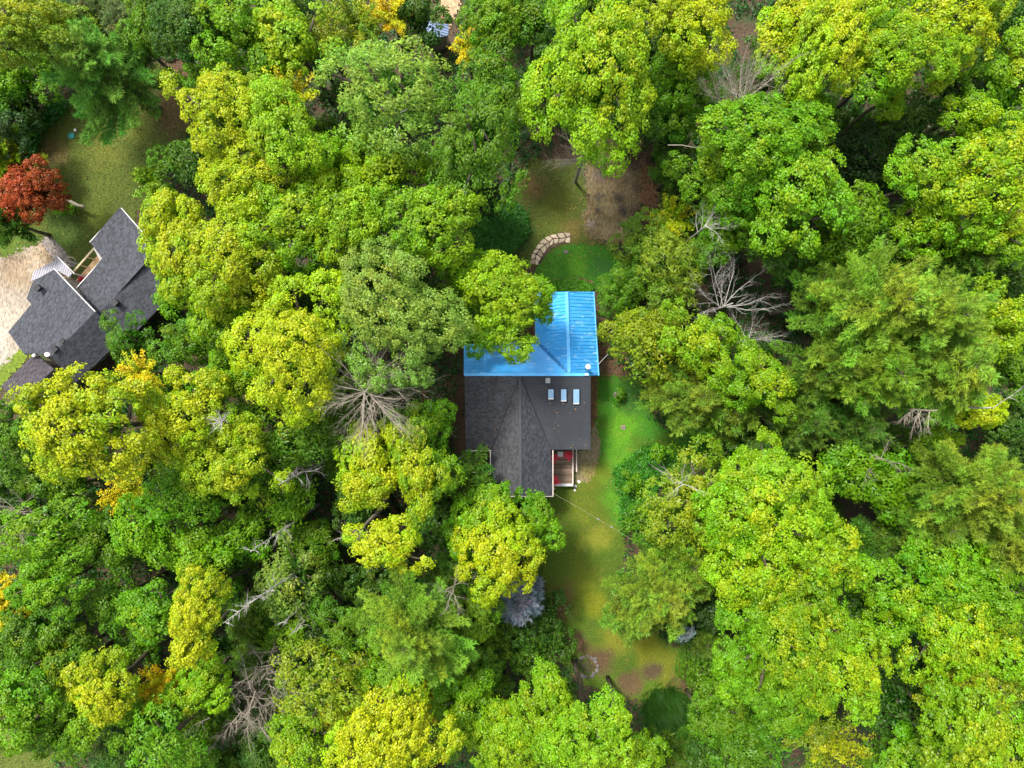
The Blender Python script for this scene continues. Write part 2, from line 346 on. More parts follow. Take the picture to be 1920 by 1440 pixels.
def plane_fit(pts):
    n = Vector((0, 0, 0)); k = len(pts)
    for i in range(k):
        p, q = pts[i], pts[(i + 1) % k]
        n += Vector(((p.y - q.y) * (p.z + q.z), (p.z - q.z) * (p.x + q.x), (p.x - q.x) * (p.y + q.y)))
    n.normalize()
    if n.z < 0: n = -n
    d = Vector((0, 0, -1)); d = d - n * d.dot(n)
    if d.length < .02: d = Vector((0, -1, 0)) - n * n.dot(Vector((0, -1, 0)))
    d.normalize(); e = d.cross(n); return n, d, e

def roof_slope(parent, pts, kind, mat, seed=0, course=.15, tabw=.24, ribs=.28, thick=.16, name='roof_slope', ribh=.05):
    """one roof plane: slab, with shingle tabs laid course by course or metal ribs down the slope, as its children"""
    rs = random.Random(seed); pts = [Vector(p) for p in pts]; n, d, e = plane_fit(pts); g = sum(pts, Vector()) / len(pts); pts = [p + Vector((0, 0, -(p - g).dot(n) / n.z)) for p in pts]; o = pts[0]
    sl = MB(); sl.prism(pts, thick); so = sl.build(name, mat, parent)
    p2 = [((p - o).dot(e), (p - o).dot(d)) for p in pts]
    a0, a1 = min(p[0] for p in p2), max(p[0] for p in p2); b0, b1 = min(p[1] for p in p2), max(p[1] for p in p2)
    mb = MB()
    if kind == 'shingle':
        b = b0
        while b < b1:
            a = a0 - rs.random() * tabw
            while a < a1:
                w = tabw * rs.uniform(.55, 1.3); c = clip_rect(p2, a + .004, a + w, b, b + course)
                if len(c) >= 3:
                    t = rs.random() ** 1.0; up = .006 + .010 * rs.random()
                    top = [o + e * x + d * y + n * (.008 + (y - b) / course * up) for x, y in c]
                    mb.poly(top, t)
                    low = [p for p in c if p[1] > b + course - 1e-4]
                    if len(low) >= 2:
                        l = [min(low), max(low)]
                        q = [o + e * x + d * y + n * (.008 + up) for x, y in l]
                        mb.poly([q[0], q[1], q[1] - n * .014, q[0] - n * .014], t)
                a += w
            b += course
        ob = mb.build('shingle', mat, so)
    else:
        a = a0 + ribs * .5
        while a < a1:
            xs = []
            for i in range(len(p2)):
                p, q = p2[i], p2[(i + 1) % len(p2)]
                if (p[0] - a) * (q[0] - a) < 0: xs.append(p[1] + (q[1] - p[1]) * (a - p[0]) / (q[0] - p[0]))
            xs.sort()
            for i in range(0, len(xs) - 1, 2):
                mb.bar(o + e * a + d * (xs[i] + .02) + n * .018, o + e * a + d * (xs[i + 1] - .01) + n * .018, .05, ribh, n)
            a += ribs
        ob = mb.build('roof_rib', mat, so)
    tag(ob, kind='stuff'); return so

def strip(parent, name, a, b, w, h, mat, lift=.03):
    mb = MB(); mb.bar(Vector(a) + Vector((0, 0, lift)), Vector(b) + Vector((0, 0, lift)), w, h); return mb.build(name, M[mat], parent)

def walls(parent, poly_px, z_eave, mat, inset=.35):
    pts = [P(x, y, z_eave) for x, y in poly_px]; c = sum(pts, Vector()) / len(pts)
    q = []
    for p in pts:
        d = (p - c); d.z = 0; q.append(p - d.normalized() * inset)
    mb = MB(); mb.prism([Vector((p.x, p.y, z_eave - .17)) for p in q], z_eave - .17); return mb.build('wall', M[mat], parent)

# --- the blue and black roofed house
ZR, ZE = 6.0, 4.05
house = empty('house', (0, 0, 0), 'house with a half blue metal, half black shingle roof amid the wood', 'house')
walls(house, [(874, 652), (1003, 645), (1003, 550), (1110, 550), (1118, 702), (1104, 704), (1104, 838), (1030, 838), (1033, 925), (924, 925), (924, 840), (876, 840)], 3.9, 'siding', .30)
G0, G1 = P(1062, 547, ZR), P(1067, 699, ZR + .02)
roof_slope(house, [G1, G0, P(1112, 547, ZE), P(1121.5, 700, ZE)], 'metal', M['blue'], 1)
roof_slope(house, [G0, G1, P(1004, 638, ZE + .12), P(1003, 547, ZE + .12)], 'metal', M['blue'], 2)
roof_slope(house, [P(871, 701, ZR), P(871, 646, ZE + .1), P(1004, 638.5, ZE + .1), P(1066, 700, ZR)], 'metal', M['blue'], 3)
# infill of the gable's east slope down to the ridge strip, and its south-east corner
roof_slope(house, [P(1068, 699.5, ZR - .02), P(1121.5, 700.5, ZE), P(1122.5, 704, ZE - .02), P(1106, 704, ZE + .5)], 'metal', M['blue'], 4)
strip(house, 'ridge_cap', G0, G1, .26, .05, 'bluecap', .05)
strip(house, 'ridge_cap', P(870.5, 702.3, ZR), P(1104, 702.3, ZR), .22, .07, 'bluecap', .05)
strip(house, 'valley_flashing', P(1004.5, 637.5, ZE + .12), P(1064, 697.5, ZR), .24, .03, 'valley', .03)
strip(house, 'fascia', P(1113, 546.6, ZE), P(1122.5, 704, ZE), .10, .16, 'bluecap', -.05)
strip(house, 'fascia', P(870.6, 646, ZE + .1), P(870.6, 703, ZR), .07, .16, 'bluecap', -.02)
# black part: south slope left (shingle), south slope right (membrane), gable toward the lawn
S0 = P(871, 704.5, ZR - .02)
roof_slope(house, [S0, P(975, 705, ZR - .02), P(922, 843, ZE + .1), P(873.5, 844, ZE + .1)], 'shingle', M['shingle'], 5)
roof_slope(house, [P(975, 705, ZR), P(976, 930, ZR), P(920, 930, ZE), P(921.5, 843.5, ZE + .08)], 'shingle', M['shingle'], 6)
roof_slope(house, [P(976, 930, ZR), P(975, 705, ZR), P(1033, 843.5, ZE + .08), P(1036, 930, ZE)], 'shingle', M['shingle_b'], 7)  # darker bluish shingle paints this slope's shade and sky tint into the colour
mb = MB(); mb.prism([P(976.5, 705, ZR - .03), P(1106, 705, ZR - .03), P(1106, 843, ZE + .12), P(1033.5, 843, ZE + .12)], .16); mb.build('flat_roof', M['membrane'], house)
strip(house, 'ridge_cap', P(975, 706, ZR), P(976, 930, ZR), .2, .03, 'shingle', .02)
strip(house, 'valley_line', P(974, 707, ZR - .05), P(922, 843, ZE + .1), .05, .02, 'black', .05)
strip(house, 'gutter', P(1036.6, 843.5, ZE), P(1036.8, 930.5, ZE), .07, .10, 'pinkish', -.02)
strip(house, 'fascia', P(1036.8, 930.6, ZE), P(976, 930.6, ZR), .05, .16, 'pinkish', -.03)
strip(house, 'fascia', P(976, 930.6, ZR), P(919.6, 930.6, ZE), .05, .16, 'pinkish', -.03)
strip(house, 'gutter', P(919.4, 845, ZE), P(919.4, 930, ZE), .07, .10, 'pinkish', -.02)
strip(house, 'gutter', P(873.5, 845, ZE + .1), P(921, 844.6, ZE + .1), .07, .10, 'pinkish', -.02)
strip(house, 'drip_edge', P(1106.6, 704.5, ZR - .03), P(1106.6, 843, ZE + .12), .06, .14, 'membrane', -.01)
def roofz(y): return ZR - .03 + (ZE + .15 - ZR) * (y - 705) / 138
def skylight(x0, x1, y0, y1, lab):
    w = MB(); f = .07
    c = [(x0, y0), (x1, y0), (x1, y1), (x0, y1)]
    top = [P(x, y, roofz(y) + .16) for x, y in c]; o = MB(); o.prism(top, .18); so = o.build('skylight', M['black'], house); tag(so, lab)
    g = MB(); g.prism([P(x + dx, y + dy, roofz(y + dy) + .19) for (x, y), (dx, dy) in zip(c, ((1.5, 1.5), (-1.5, 1.5), (-1.5, -2.6), (1.5, -2.6)))], .06); g.build('pane', M['glass'], so)
    s = MB(); s.prism([P(x, y, roofz(y) + .195) for x, y in ((x0 + 1.5, y1 - 2.5), (x1 - 1.5, y1 - 2.5), (x1 - 1.5, y1 - .8), (x0 + 1.5, y1 - .8))], .05); s.build('sill', M['white'], so)
skylight(1026.5, 1039.5, 728.5, 749.5, 'shortest skylight, at the left of the row'); skylight(1050.5, 1063.5, 728.5, 753.5, 'middle skylight of the row'); skylight(1073.5, 1087.5, 728.5, 758.5, 'longest skylight, at the right of the row')
def vent_box(x, y, z, sx, sy, h, mat, name='roof_vent', rz=0):
    p = P(x, y, z); m = MB(); m.box((p.x, p.y, z), (sx, sy, h), rz); o = m.build(name, M[mat], house)
    k = MB(); k.box((p.x, p.y, z + h / 2 + .02), (sx * 1.15, sy * 1.15, .04), rz); k.build('vent_cap', M[mat], o); return o
vent_box(1027, 713.5, ZR - .05, .32, .36, .42, 'vent'); vent_box(925, 713, ZR - .1, .42, .40, .3, 'black')
vent_box(1099.5, 702, ZR + .08, .22, .14, .12, 'white', 'bracket')
m = MB(); p = P(950, 671, ZE + .95); m.tube([p, p + Vector((0, 0, .75))], [.07, .07], 8); o = m.build('vent_pipe', M['black'], house)
m = MB(); m.box((p.x, p.y - .1, p.z + .05), (.34, .30, .14)); m.build('pipe_collar', M['black'], o)
p = P(1099, 688.5, ZE + .7); m = MB(); m.tube([p, p + Vector((0, 0, 1.3))], [.13, .13], 12); o = m.build('chimney_pipe', M['vent'], house)
m = MB(); m.tube([p + Vector((0, 0, 1.3)), p + Vector((0, 0, 1.42)), p + Vector((0, 0, 1.5))], [.21, .2, .06], 14); m.build('chimney_cap', M['pale'], o)

# --- deck on the south-east corner
DZ = .75
deck = empty('deck', P(1056, 878), 'weathered brown plank deck in the corner of the black roofed gable', 'deck')
def child_at(o, parent): o.parent = parent; o.location = -Vector(parent.location); return o
yA, yB, npl = 838.0, 908.0, 22
for i in range(npl):
    y0 = yA + (yB - yA) * i / npl; y1 = yA + (yB - yA) * (i + .93) / npl
    m = MB(); dz = random.uniform(-.004, .006); m.prism([P(1029, y0, DZ + dz), P(1073.2, y0, DZ + dz), P(1073.2, y1, DZ + dz), P(1029, y1, DZ + dz)], .035, random.random()); child_at(m.build('plank', M['deck']), deck)
for (a, b, w, h, mt, nm) in (((1074, 838), (1074, 909), .10, .16, 'pinkish', 'rim_board'), ((1029, 909.2), (1074.6, 909.2), .22, .12, 'white', 'bench_board'), ((1081, 838), (1081, 885), .09, .1, 'pinkish', 'stair_rail')):
    m = MB(); m.bar(P(*a, DZ + .05), P(*b, DZ + .05), w, h); child_at(m.build(nm, M[mt]), deck)
for i in range(2):
    m = MB(); m.prism([P(1075.2 + 2.8 * i, 846, DZ - .2 * (i + 1)), P(1077.8 + 2.8 * i, 846, DZ - .2 * (i + 1)), P(1077.8 + 2.8 * i, 884, DZ - .2 * (i + 1)), P(1075.2 + 2.8 * i, 884, DZ - .2 * (i + 1))], .05, .3); child_at(m.build('step', M['deck']), deck)
for x, y in ((1031, 908), (1073, 908), (1073, 842), (1073, 875)):
    m = MB(); p = P(x, y, 0); m.box((p.x, p.y, DZ / 2 - .03), (.12, .12, DZ - .06)); child_at(m.build('post', M['deck']), deck)

def adirondack(first=[None]):
    r = empty('deck_chair', (0, 0, 0), 'x', 'chair', 'red slatted deck chairs')
    for k in range(5):
        m = MB(); m.box((-.24 + .12 * k, -.02, .36 - 0 * k), (.105, .52, .025), 0, random.random(), -.12); m.build('seat_slat', M['red'], r)
    for k in range(5):
        m = MB(); t = .62; h = .78 - .05 * abs(k - 2)
        m.bar((-.22 + .11 * k, .22, .32), (-.25 + .125 * k, .22 + h * .42, .32 + h * .9), .10, .022, Vector((0, -1, .3)), random.random()); m.build('back_slat', M['red'], r)
    for s in (-1, 1):
        m = MB(); m.box((s * .36, -.02, .58), (.13, .72, .028)); m.build('armrest', M['red'], r)
        m = MB(); m.box((s * .34, -.27, .285), (.06, .10, .57)); m.build('leg', M['red'], r)
        m = MB(); m.bar((s * .30, -.28, .36), (s * .30, .5, .04), .035, .12); m.build('leg', M['red'], r)
    return r
def place(o, px, py, z, rz, label): o.location = P(px, py, z); o.rotation_euler.z = rz; o['label'] = label
chairs = [adirondack()]
for _ in range(2):
    c = chairs[0].copy(); C.objects.link(c)
    for ch in chairs[0].children: q = ch.copy(); C.objects.link(q); q.parent = c
    chairs.append(c)
for c in chairs: c.scale = (.84, .84, .84)
place(chairs[0], 1063.5, 854.5, DZ + .01, R_(-35), 'red slatted chair on the deck, right of the small white table')
place(chairs[1], 1040, 859, DZ + .01, R_(48), 'red slatted chair on the deck, left of the small white table, half under the eave')
place(chairs[2], 1041, 899, DZ + .01, R_(118), 'red slatted chair alone at the lawn end of the deck')
tb = empty('side_table', P(1050, 850.5, DZ + .01), 'small white square table between two red chairs on the deck', 'table')
m = MB(); m.box((0, 0, .5), (.46, .42, .03)); m.build('table_top', M['white'], tb)
for sx in (-1, 1):
    for sy in (-1, 1): m = MB(); m.box((sx * .19, sy * .17, .243), (.04, .04, .485)); m.build('leg', M['white'], tb)

# --- neighbour's house on the left
nh = empty('neighbour_house', P(150, 600, 0), 'house with large dark grey shingle roof beside the gravel drive on the left', 'house')
house0 = house; K0 = Vector(nh.location)
class NHp: pass
EZ, RZ = 3.2, 5.1
root = empty('tmp', (0, 0, 0), 'x', 'x'); house = root
walls(root, [(174, 455), (228, 398), (285, 488), (296, 545), (230, 618), (130, 700), (100, 690), (55, 662), (18, 622), (56, 574), (104, 512), (144, 540), (192, 486)], 3.0, 'siding_l', .4)
roof_slope(root, [P(228, 391, EZ), P(268, 437, EZ + 1.8), P(280, 492, RZ - .6), P(183, 589, RZ - .6), P(144, 541, EZ + .35), P(193.5, 485, EZ + .35), P(169, 454, EZ)], 'shingle', M['shingle_b'], 21)
roof_slope(root, [P(183, 589, RZ - .6), P(280, 492, RZ - .6), P(330, 545, EZ + .3), P(233, 645, EZ + .3)], 'shingle', M['shingle_b'], 22)
roof_slope(root, [P(103.5, 505, EZ + .5), P(179.5, 584, RZ + .2), P(96, 668, RZ + .2), P(66, 662, RZ - .8), P(53, 666, RZ - 1.2), P(13, 622, EZ + .5), P(57, 570, EZ + .6), P(50, 560, EZ + .3), P(60, 527, EZ + .3)], 'shingle', M['shingle_b'], 23)
roof_slope(root, [P(179.5, 584, RZ + .2), P(228, 636, EZ + .4), P(140, 720, EZ + .4), P(96, 668, RZ + .2)], 'shingle', M['shingle_b'], 27)
strip(root, 'fascia', P(103, 504, EZ + .5), P(141, 544, EZ + 1.9), .06, .14, 'white', .06); strip(root, 'fascia', P(141, 544, EZ + 1.9), P(180, 584.5, RZ + .2), .06, .14, 'white', .06)
strip(root, 'gutter', P(193.5, 484, EZ + .35), P(143.5, 540, EZ + .35), .06, .10, 'white', -.02)
strip(root, 'fascia', P(168.5, 454, EZ), P(228, 390.5, EZ), .06, .12, 'white', -.02); strip(root, 'fascia', P(228.5, 390.5, EZ), P(269, 437, EZ + 1.8), .06, .12, 'white', .03)
m = MB(); m.prism([P(252, 417, EZ - .3), P(266, 422, EZ - .3), P(277, 435, EZ - .3), P(268, 437, EZ - .3)], .1); m.build('awning', M['white'], root)
for i, (x, y, z) in enumerate(((72, 540, RZ - 1.0), (217, 568, RZ - .55), (104, 655, RZ + .1))):
    vent_box(x, y, z + .1, .42, .40, .34, 'black', rz=R_(45))
vent_box(118, 640, RZ + .08, .3, .3, .2, 'black', rz=R_(45))
m = MB(); p = P(73, 667, RZ - .7); m.tube([p, p + Vector((0, 0, .55))], [.04, .04], 6); o = m.build('vent_pipe', M['white'], root)
m = MB(); q = p + Vector((0, 0, .55)); m.tube([q, q + Vector((0, 0, .12))], [.16, .12], 12); m.build('pipe_cap', M['pale'], o)
o = empty('x', (0, 0, 0), 'x', 'x'); bpy.data.objects.remove(o)
def reparent(root, dst):
    for ch in list(root.children):
        ch.parent = dst; ch.location = Vector(ch.location) - Vector(dst.location)
    bpy.data.objects.remove(root)
reparent(root, nh)
# satellite dish on the roof edge
ds = empty('satellite_dish', P(91, 668, RZ), 'small white satellite dish on the dark neighbour roof', 'satellite dish')
m = MB(); m.tube([(0, 0, -.2), (0, 0, .4), (.12, .12, .55)], [.03, .03, .03], 6); m.build('mast', M['white'], ds)
m = MB(); ring = [(.30 * math.cos(a), .38 * math.sin(a)) for a in [i * math.pi / 7 for i in range(14)]]
m.tube([(.12, .12, .52), (.15, .15, .54), (.20, .20, .60), (.24, .24, .68)], [.05, .22, .32, .36], 14); m.build('dish', M['pale'], ds)
m = MB(); m.tube([(.14, .14, .5), (.5, .5, .75)], [.02, .02], 5); m.build('feed_arm', M['vent'], ds)
ds.scale = (.55, .55, .55)
# lower brown-black roofed building
gar = empty('garage', P(70, 725, 0), 'low garage with brown black roof below the dark grey roofed house', 'garage')
root = empty('tmp', (0, 0, 0), 'x', 'x')
walls(root, [(70, 668), (120, 712), (68, 772), (6, 726)], 3.0, 'siding_l', .3)
roof_slope(root, [P(66, 662.5, 3.3), P(101, 692, 5.0), P(36, 754, 5.0), P(2, 725, 3.3)], 'shingle', M['shingle_c'], 31)
roof_slope(root, [P(101, 692, 5.0), P(131, 718, 3.4), P(66, 780, 3.4), P(36, 754, 5.0)], 'shingle', M['shingle_c'], 32)
reparent(root, gar)
# porch: metal roof, boards, beam
pr = empty('porch_roof', P(110, 505, 0), 'pale grey ribbed metal porch roof under the neighbour gable', 'porch roof')
root = empty('tmp', (0, 0, 0), 'x', 'x')
roof_slope(root, [P(108, 481.5, 2.75), P(139.5, 513.5, 2.75), P(131, 521, 3.1), P(104, 506.5, 3.35), P(61, 527.5, 3.1), P(66, 509, 2.7)], 'metal', M['metal_l'], 33, ribs=.2, thick=.08, ribh=.02)
strip(root, 'gutter', P(108, 481, 2.75), P(140, 513.5, 2.75), .09, .10, 'white', .02)
for x, y in ((108, 484), (138, 513), (68, 510)):
    p = P(x, y, 2.7); m = MB(); m.box((p.x, p.y, 1.3), (.12, .12, 2.6)); m.build('post', M['white'], root)
reparent(root, pr)
pd = empty('porch_deck', P(165, 510, 0), 'fresh pine boarded porch deck along the neighbour gutter', 'porch')
a0, a1 = Vector((150, 545)), Vector((199, 490)); nv = Vector((-1.0, -.92)).normalized()
for i in range(7):
    m = MB(); o0 = nv * (i * 2.6 + 1); o1 = nv * (i * 2.6 + 3.4)
    q = [a0 + o0, a1 + o0, a1 + o1, a0 + o1]; m.prism([P(v.x, v.y, .5) for v in q], .04, random.random()); child_at(m.build('plank', M['pine_deck']), pd)
m = MB(); m.prism([P(x, y, .48) for x, y in ((112, 512), (128, 520), (148, 545), (139, 551))], .05, .4); child_at(m.build('landing', M['pine_deck']), pd)
m = MB(); m.bar(P(136, 512, 1.6), P(176, 466.5, 1.6), .13, .14); child_at(m.build('rail', M['timber']), pd)
m = MB(); m.bar(P(115, 515, 1.2), P(130, 520, 1.2), .1, .1); child_at(m.build('rail', M['deck']), pd)
for t in (0, .33, .66, 1):
    p = P(136 + 40 * t, 512 - 45.5 * t, 1.6); m = MB(); m.box((p.x, p.y, .78), (.1, .1, 1.55)); child_at(m.build('post', M['timber']), pd)
# garden hoop, red porch seat
hp = P(133, 490, 0); m = MB(); m.tube([hp + Vector((.42 * math.cos(a), .36 * math.sin(a), .06)) for a in [i * .42 for i in range(12)]], [.04] * 12, 6)
tag(m.build('garden_edging', M['stone']), 'pale curved edging round a dark planting beside the porch roof', 'edging')
rc = empty('small_chair', P(158, 523, .52), 'small red seat on the pine porch', 'chair')
m = MB(); m.box((0, 0, .4), (.42, .42, .05), R_(45)); m.build('seat', M['red'], rc)
m = MB(); m.box((.14, -.14, .65), (.42, .05, .5), R_(45)); m.build('backrest', M['red'], rc)
for k in range(4): m = MB(); a = R_(90 * k); m.box((.24 * math.cos(a), .24 * math.sin(a), .19), (.04, .04, .38)); m.build('leg', M['red'], rc)

# --- shed roof at the top edge of the frame
sh = empty('shed', P(830, 56, 0), 'shed with a ribbed blue grey metal roof at the top edge by the dirt track', 'shed')
root = empty('tmp', (0, 0, 0), 'x', 'x'); walls(root, [(812, 42), (840, 48), (838, 64), (800, 72), (800, 44)], 2.6, 'siding', .15)
roof_slope(root, [P(810, 40, 3.2), P(842, 46, 2.7), P(840, 66, 2.7), P(808, 74, 3.2)], 'metal', M['shedmetal'], 41, ribs=.22, thick=.06)
roof_slope(root, [P(810, 40, 3.2), P(808, 74, 3.2), P(785, 72, 2.7), P(787, 36, 2.7)], 'metal', M['shedmetal'], 42, ribs=.22, thick=.06)
reparent(root, sh)

# --- flagstone path
fp = sheet('flagstone_path', [(994, 496), (996, 480), (1004, 466), (1014, 452), (1030, 442), (1052, 437), (1070, 438), (1070, 454), (1050, 458), (1034, 466), (1022, 480), (1012, 497)], (.07, .05, .035), mat='gravel', seed=30, rough=.1, cell=.12)
rs = random.Random(5)
cl = [(1001, 496), (1004, 482), (1012, 468), (1022, 457), (1036, 449), (1052, 446), (1070, 446)]
def along(t):
    t *= len(cl) - 1; i = min(int(t), len(cl) - 2); f = t - i
    p = Vector(cl[i]).lerp(Vector(cl[i + 1]), f); d = (Vector(cl[i + 1]) - Vector(cl[i])).normalized(); return p, Vector((-d.y, d.x))
off = lambda t: .5
rows, ncol = 2, 9
gridp = {}
for i in range(ncol + 1):
    for j in range(rows + 1):
        t = (i + (.5 * (j == 1) - .25) * (0 < i < ncol)) / ncol + rs.uniform(-.02, .02) * (0 < i < ncol); t = min(1, max(0, t)); p, nn = along(t)
        gridp[i, j] = p + nn * ((j - 1) * 9.5 + rs.uniform(-1.8, 1.8) + (rs.uniform(-1.5, 1.5) if j == 1 else 0))
for i in range(ncol):
    for j in range(rows):
        q = [gridp[i, j], gridp[i + 1, j], gridp[i + 1, j + 1], gridp[i, j + 1]]; c = sum(q, Vector((0, 0))) / 4
        pts = []
        for k in range(4):
            a, b = q[k], q[(k + 1) % 4]
            for f in (.14, .5, .86):
                v = a.lerp(b, f); v = c + (v - c) * (.82 + rs.uniform(-.06, .05)); pts.append(v)
        z = .11 + rs.uniform(-.012, .02); m = MB(); m.prism([P(v.x, v.y, z) + Vector((0, 0, rs.uniform(-.008, .008))) for v in pts], .06, rs.random()); m.build('stone', M['stone'], fp)

# --- rocks, lids, fire ring
def rock_mesh(r, seed, mat, flat=.6, name='stone'):
    q = random.Random(seed); m = MB(); n = 7; lv = [(-.5, .75), (0, 1.0), (.45, .72), (.62, .25)]
    m.tube([(q.uniform(-.1, .1) * r, q.uniform(-.1, .1) * r, r * flat * z) for z, s in lv], [r * s * q.uniform(.85, 1.1) for z, s in lv], n, q.random())
    for i, v in enumerate(m.v):
        f = 1 + q.uniform(-.16, .16); m.v[i] = (v[0] * f, v[1] * f, v[2] + q.uniform(-.05, .05) * r)
    return m.mesh(name, mat)
fr = empty('fire_ring', P(1099, 1249), 'round fire ring of grey stones filled with sticks at the foot of the lawn', 'fire pit')
for k in range(17):
    a = k * 2 * math.pi / 17 + rs.uniform(-.08, .08); r = .92 + rs.uniform(-.06, .08)
    o = link('stone', rock_mesh(rs.uniform(.15, .23), 60 + k, M['rock']), fr, (r * math.cos(a), r * math.sin(a), .09)); o.rotation_euler.z = rs.uniform(0, 6)
m = MB()
for k in range(55):
    a = rs.uniform(0, 6.28); r = .65 * math.sqrt(rs.random()); b = rs.uniform(0, 6.28); l = rs.uniform(.2, .75); z = rs.uniform(.04, .22)
    p = Vector((r * math.cos(a), r * math.sin(a), z)); m.tube([p, p + Vector((l * math.cos(b), l * math.sin(b), rs.uniform(-.02, .15)))], [.025, .012], 4, rs.random())
o = m.build('stick_heap', M['bark']); o.location = fr.location; tag(o, 'heap of dark brown sticks inside the stone fire ring', 'firewood')
LID = empty('septic_lid', P(135, 255), 'round teal lid lying on the neighbour lawn', 'lid')
m = MB(); m.tube([(0, 0, 0), (0, 0, .10), (0, 0, .13)], [.29, .29, .24], 20); m.build('cover', M['teal'], LID)
m = MB(); m.tube([(0, 0, .12), (0, 0, .15)], [.08, .08], 8); m.build('knob', M['teal'], LID)
m = MB(); p = P(146, 247); m.tube([p, p + Vector((0, 0, .35))], [.07, .06], 8); vp = m.build('vent_post', M['vent']); tag(vp, 'short pipe with a white cap beside the teal lid', 'pipe')
m = MB(); m.tube([p + Vector((0, 0, .34)), p + Vector((0, 0, .40)), p + Vector((0, 0, .47))], [.12, .12, .05], 10); m.build('cap', M['pale'], vp)
for (x, y, r, lab) in ((1085.5, 903.5, .14, 'white stone on the gravel beside the deck corner'), (1079, 911, .15, 'pale stone at the deck corner nearest the lawn'), (1078, 919, .12, 'pale stone on the grass just below the deck'), (1039, 916, .1, 'small pale stone at the foot of the gable eave'), (1169, 801, .28, 'weathered stump on the bright green lawn'), (1156, 741, .34, 'grey rock beside the small bush on the lawn'), (1060, 472, .2, 'brown stone on the front lawn near the flagstones')):
    o = link('stump' if 'stump' in lab else 'stone', rock_mesh(r, int(x * 7), M['browntwig' if 'stump' in lab else ('rock' if 'rock' in lab or 'brown' in lab else 'pale')], .5)); o.location = P(x, y, .05); tag(o, lab, 'stump' if 'stump' in lab else 'stone')
# overhead cable from the gable corner across the lawn
A, B = P(1037, 925, 4.0), P(1185, 1012, 5.2); pts = [A.lerp(B, t / 12) - Vector((0, 0, .5 * math.sin(math.pi * t / 12))) for t in range(13)]
m = MB(); m.tube(pts, [.012] * 13, 5); cb = m.build('cable', M['cable']); tag(cb, 'overhead cable from the gable corner across the dry lawn', 'cable')
for i in (7, 9):
    m = MB(); p = pts[i]; m.tube([p - Vector((.08, -.05, 0)), p + Vector((.08, -.05, 0))], [.05, .05], 8); m.build('splice_box', M['vent'], cb)
A, B = P(1121, 684, 4.4), P(1140, 664, 5.5); m = MB(); m.tube([A, A.lerp(B, .5) - Vector((0, 0, .08)), B], [.018] * 3, 5); tag(m.build('cable', M['pale']), 'thin white cable leaving the east eave of the blue roof', 'cable')

# ------------------------------------------------------------------ foliage generators
def unit(v): return v / (np.linalg.norm(v, axis=-1, keepdims=True) + 1e-9)
def sph(rs, n): return unit(rs.normal(size=(n, 3)))

def kites(rs, c, nrm, L, W):
    n = len(c); t = unit(np.cross(nrm, sph(rs, n))); b = np.cross(nrm, t); L = L[:, None]; W = W[:, None]
    return np.stack([c - t * L * .5, c + b * W * .5 - t * L * .08 - nrm * L * .06, c + t * L * .5, c - b * W * .5 - t * L * .08 - nrm * L * .06], 1)

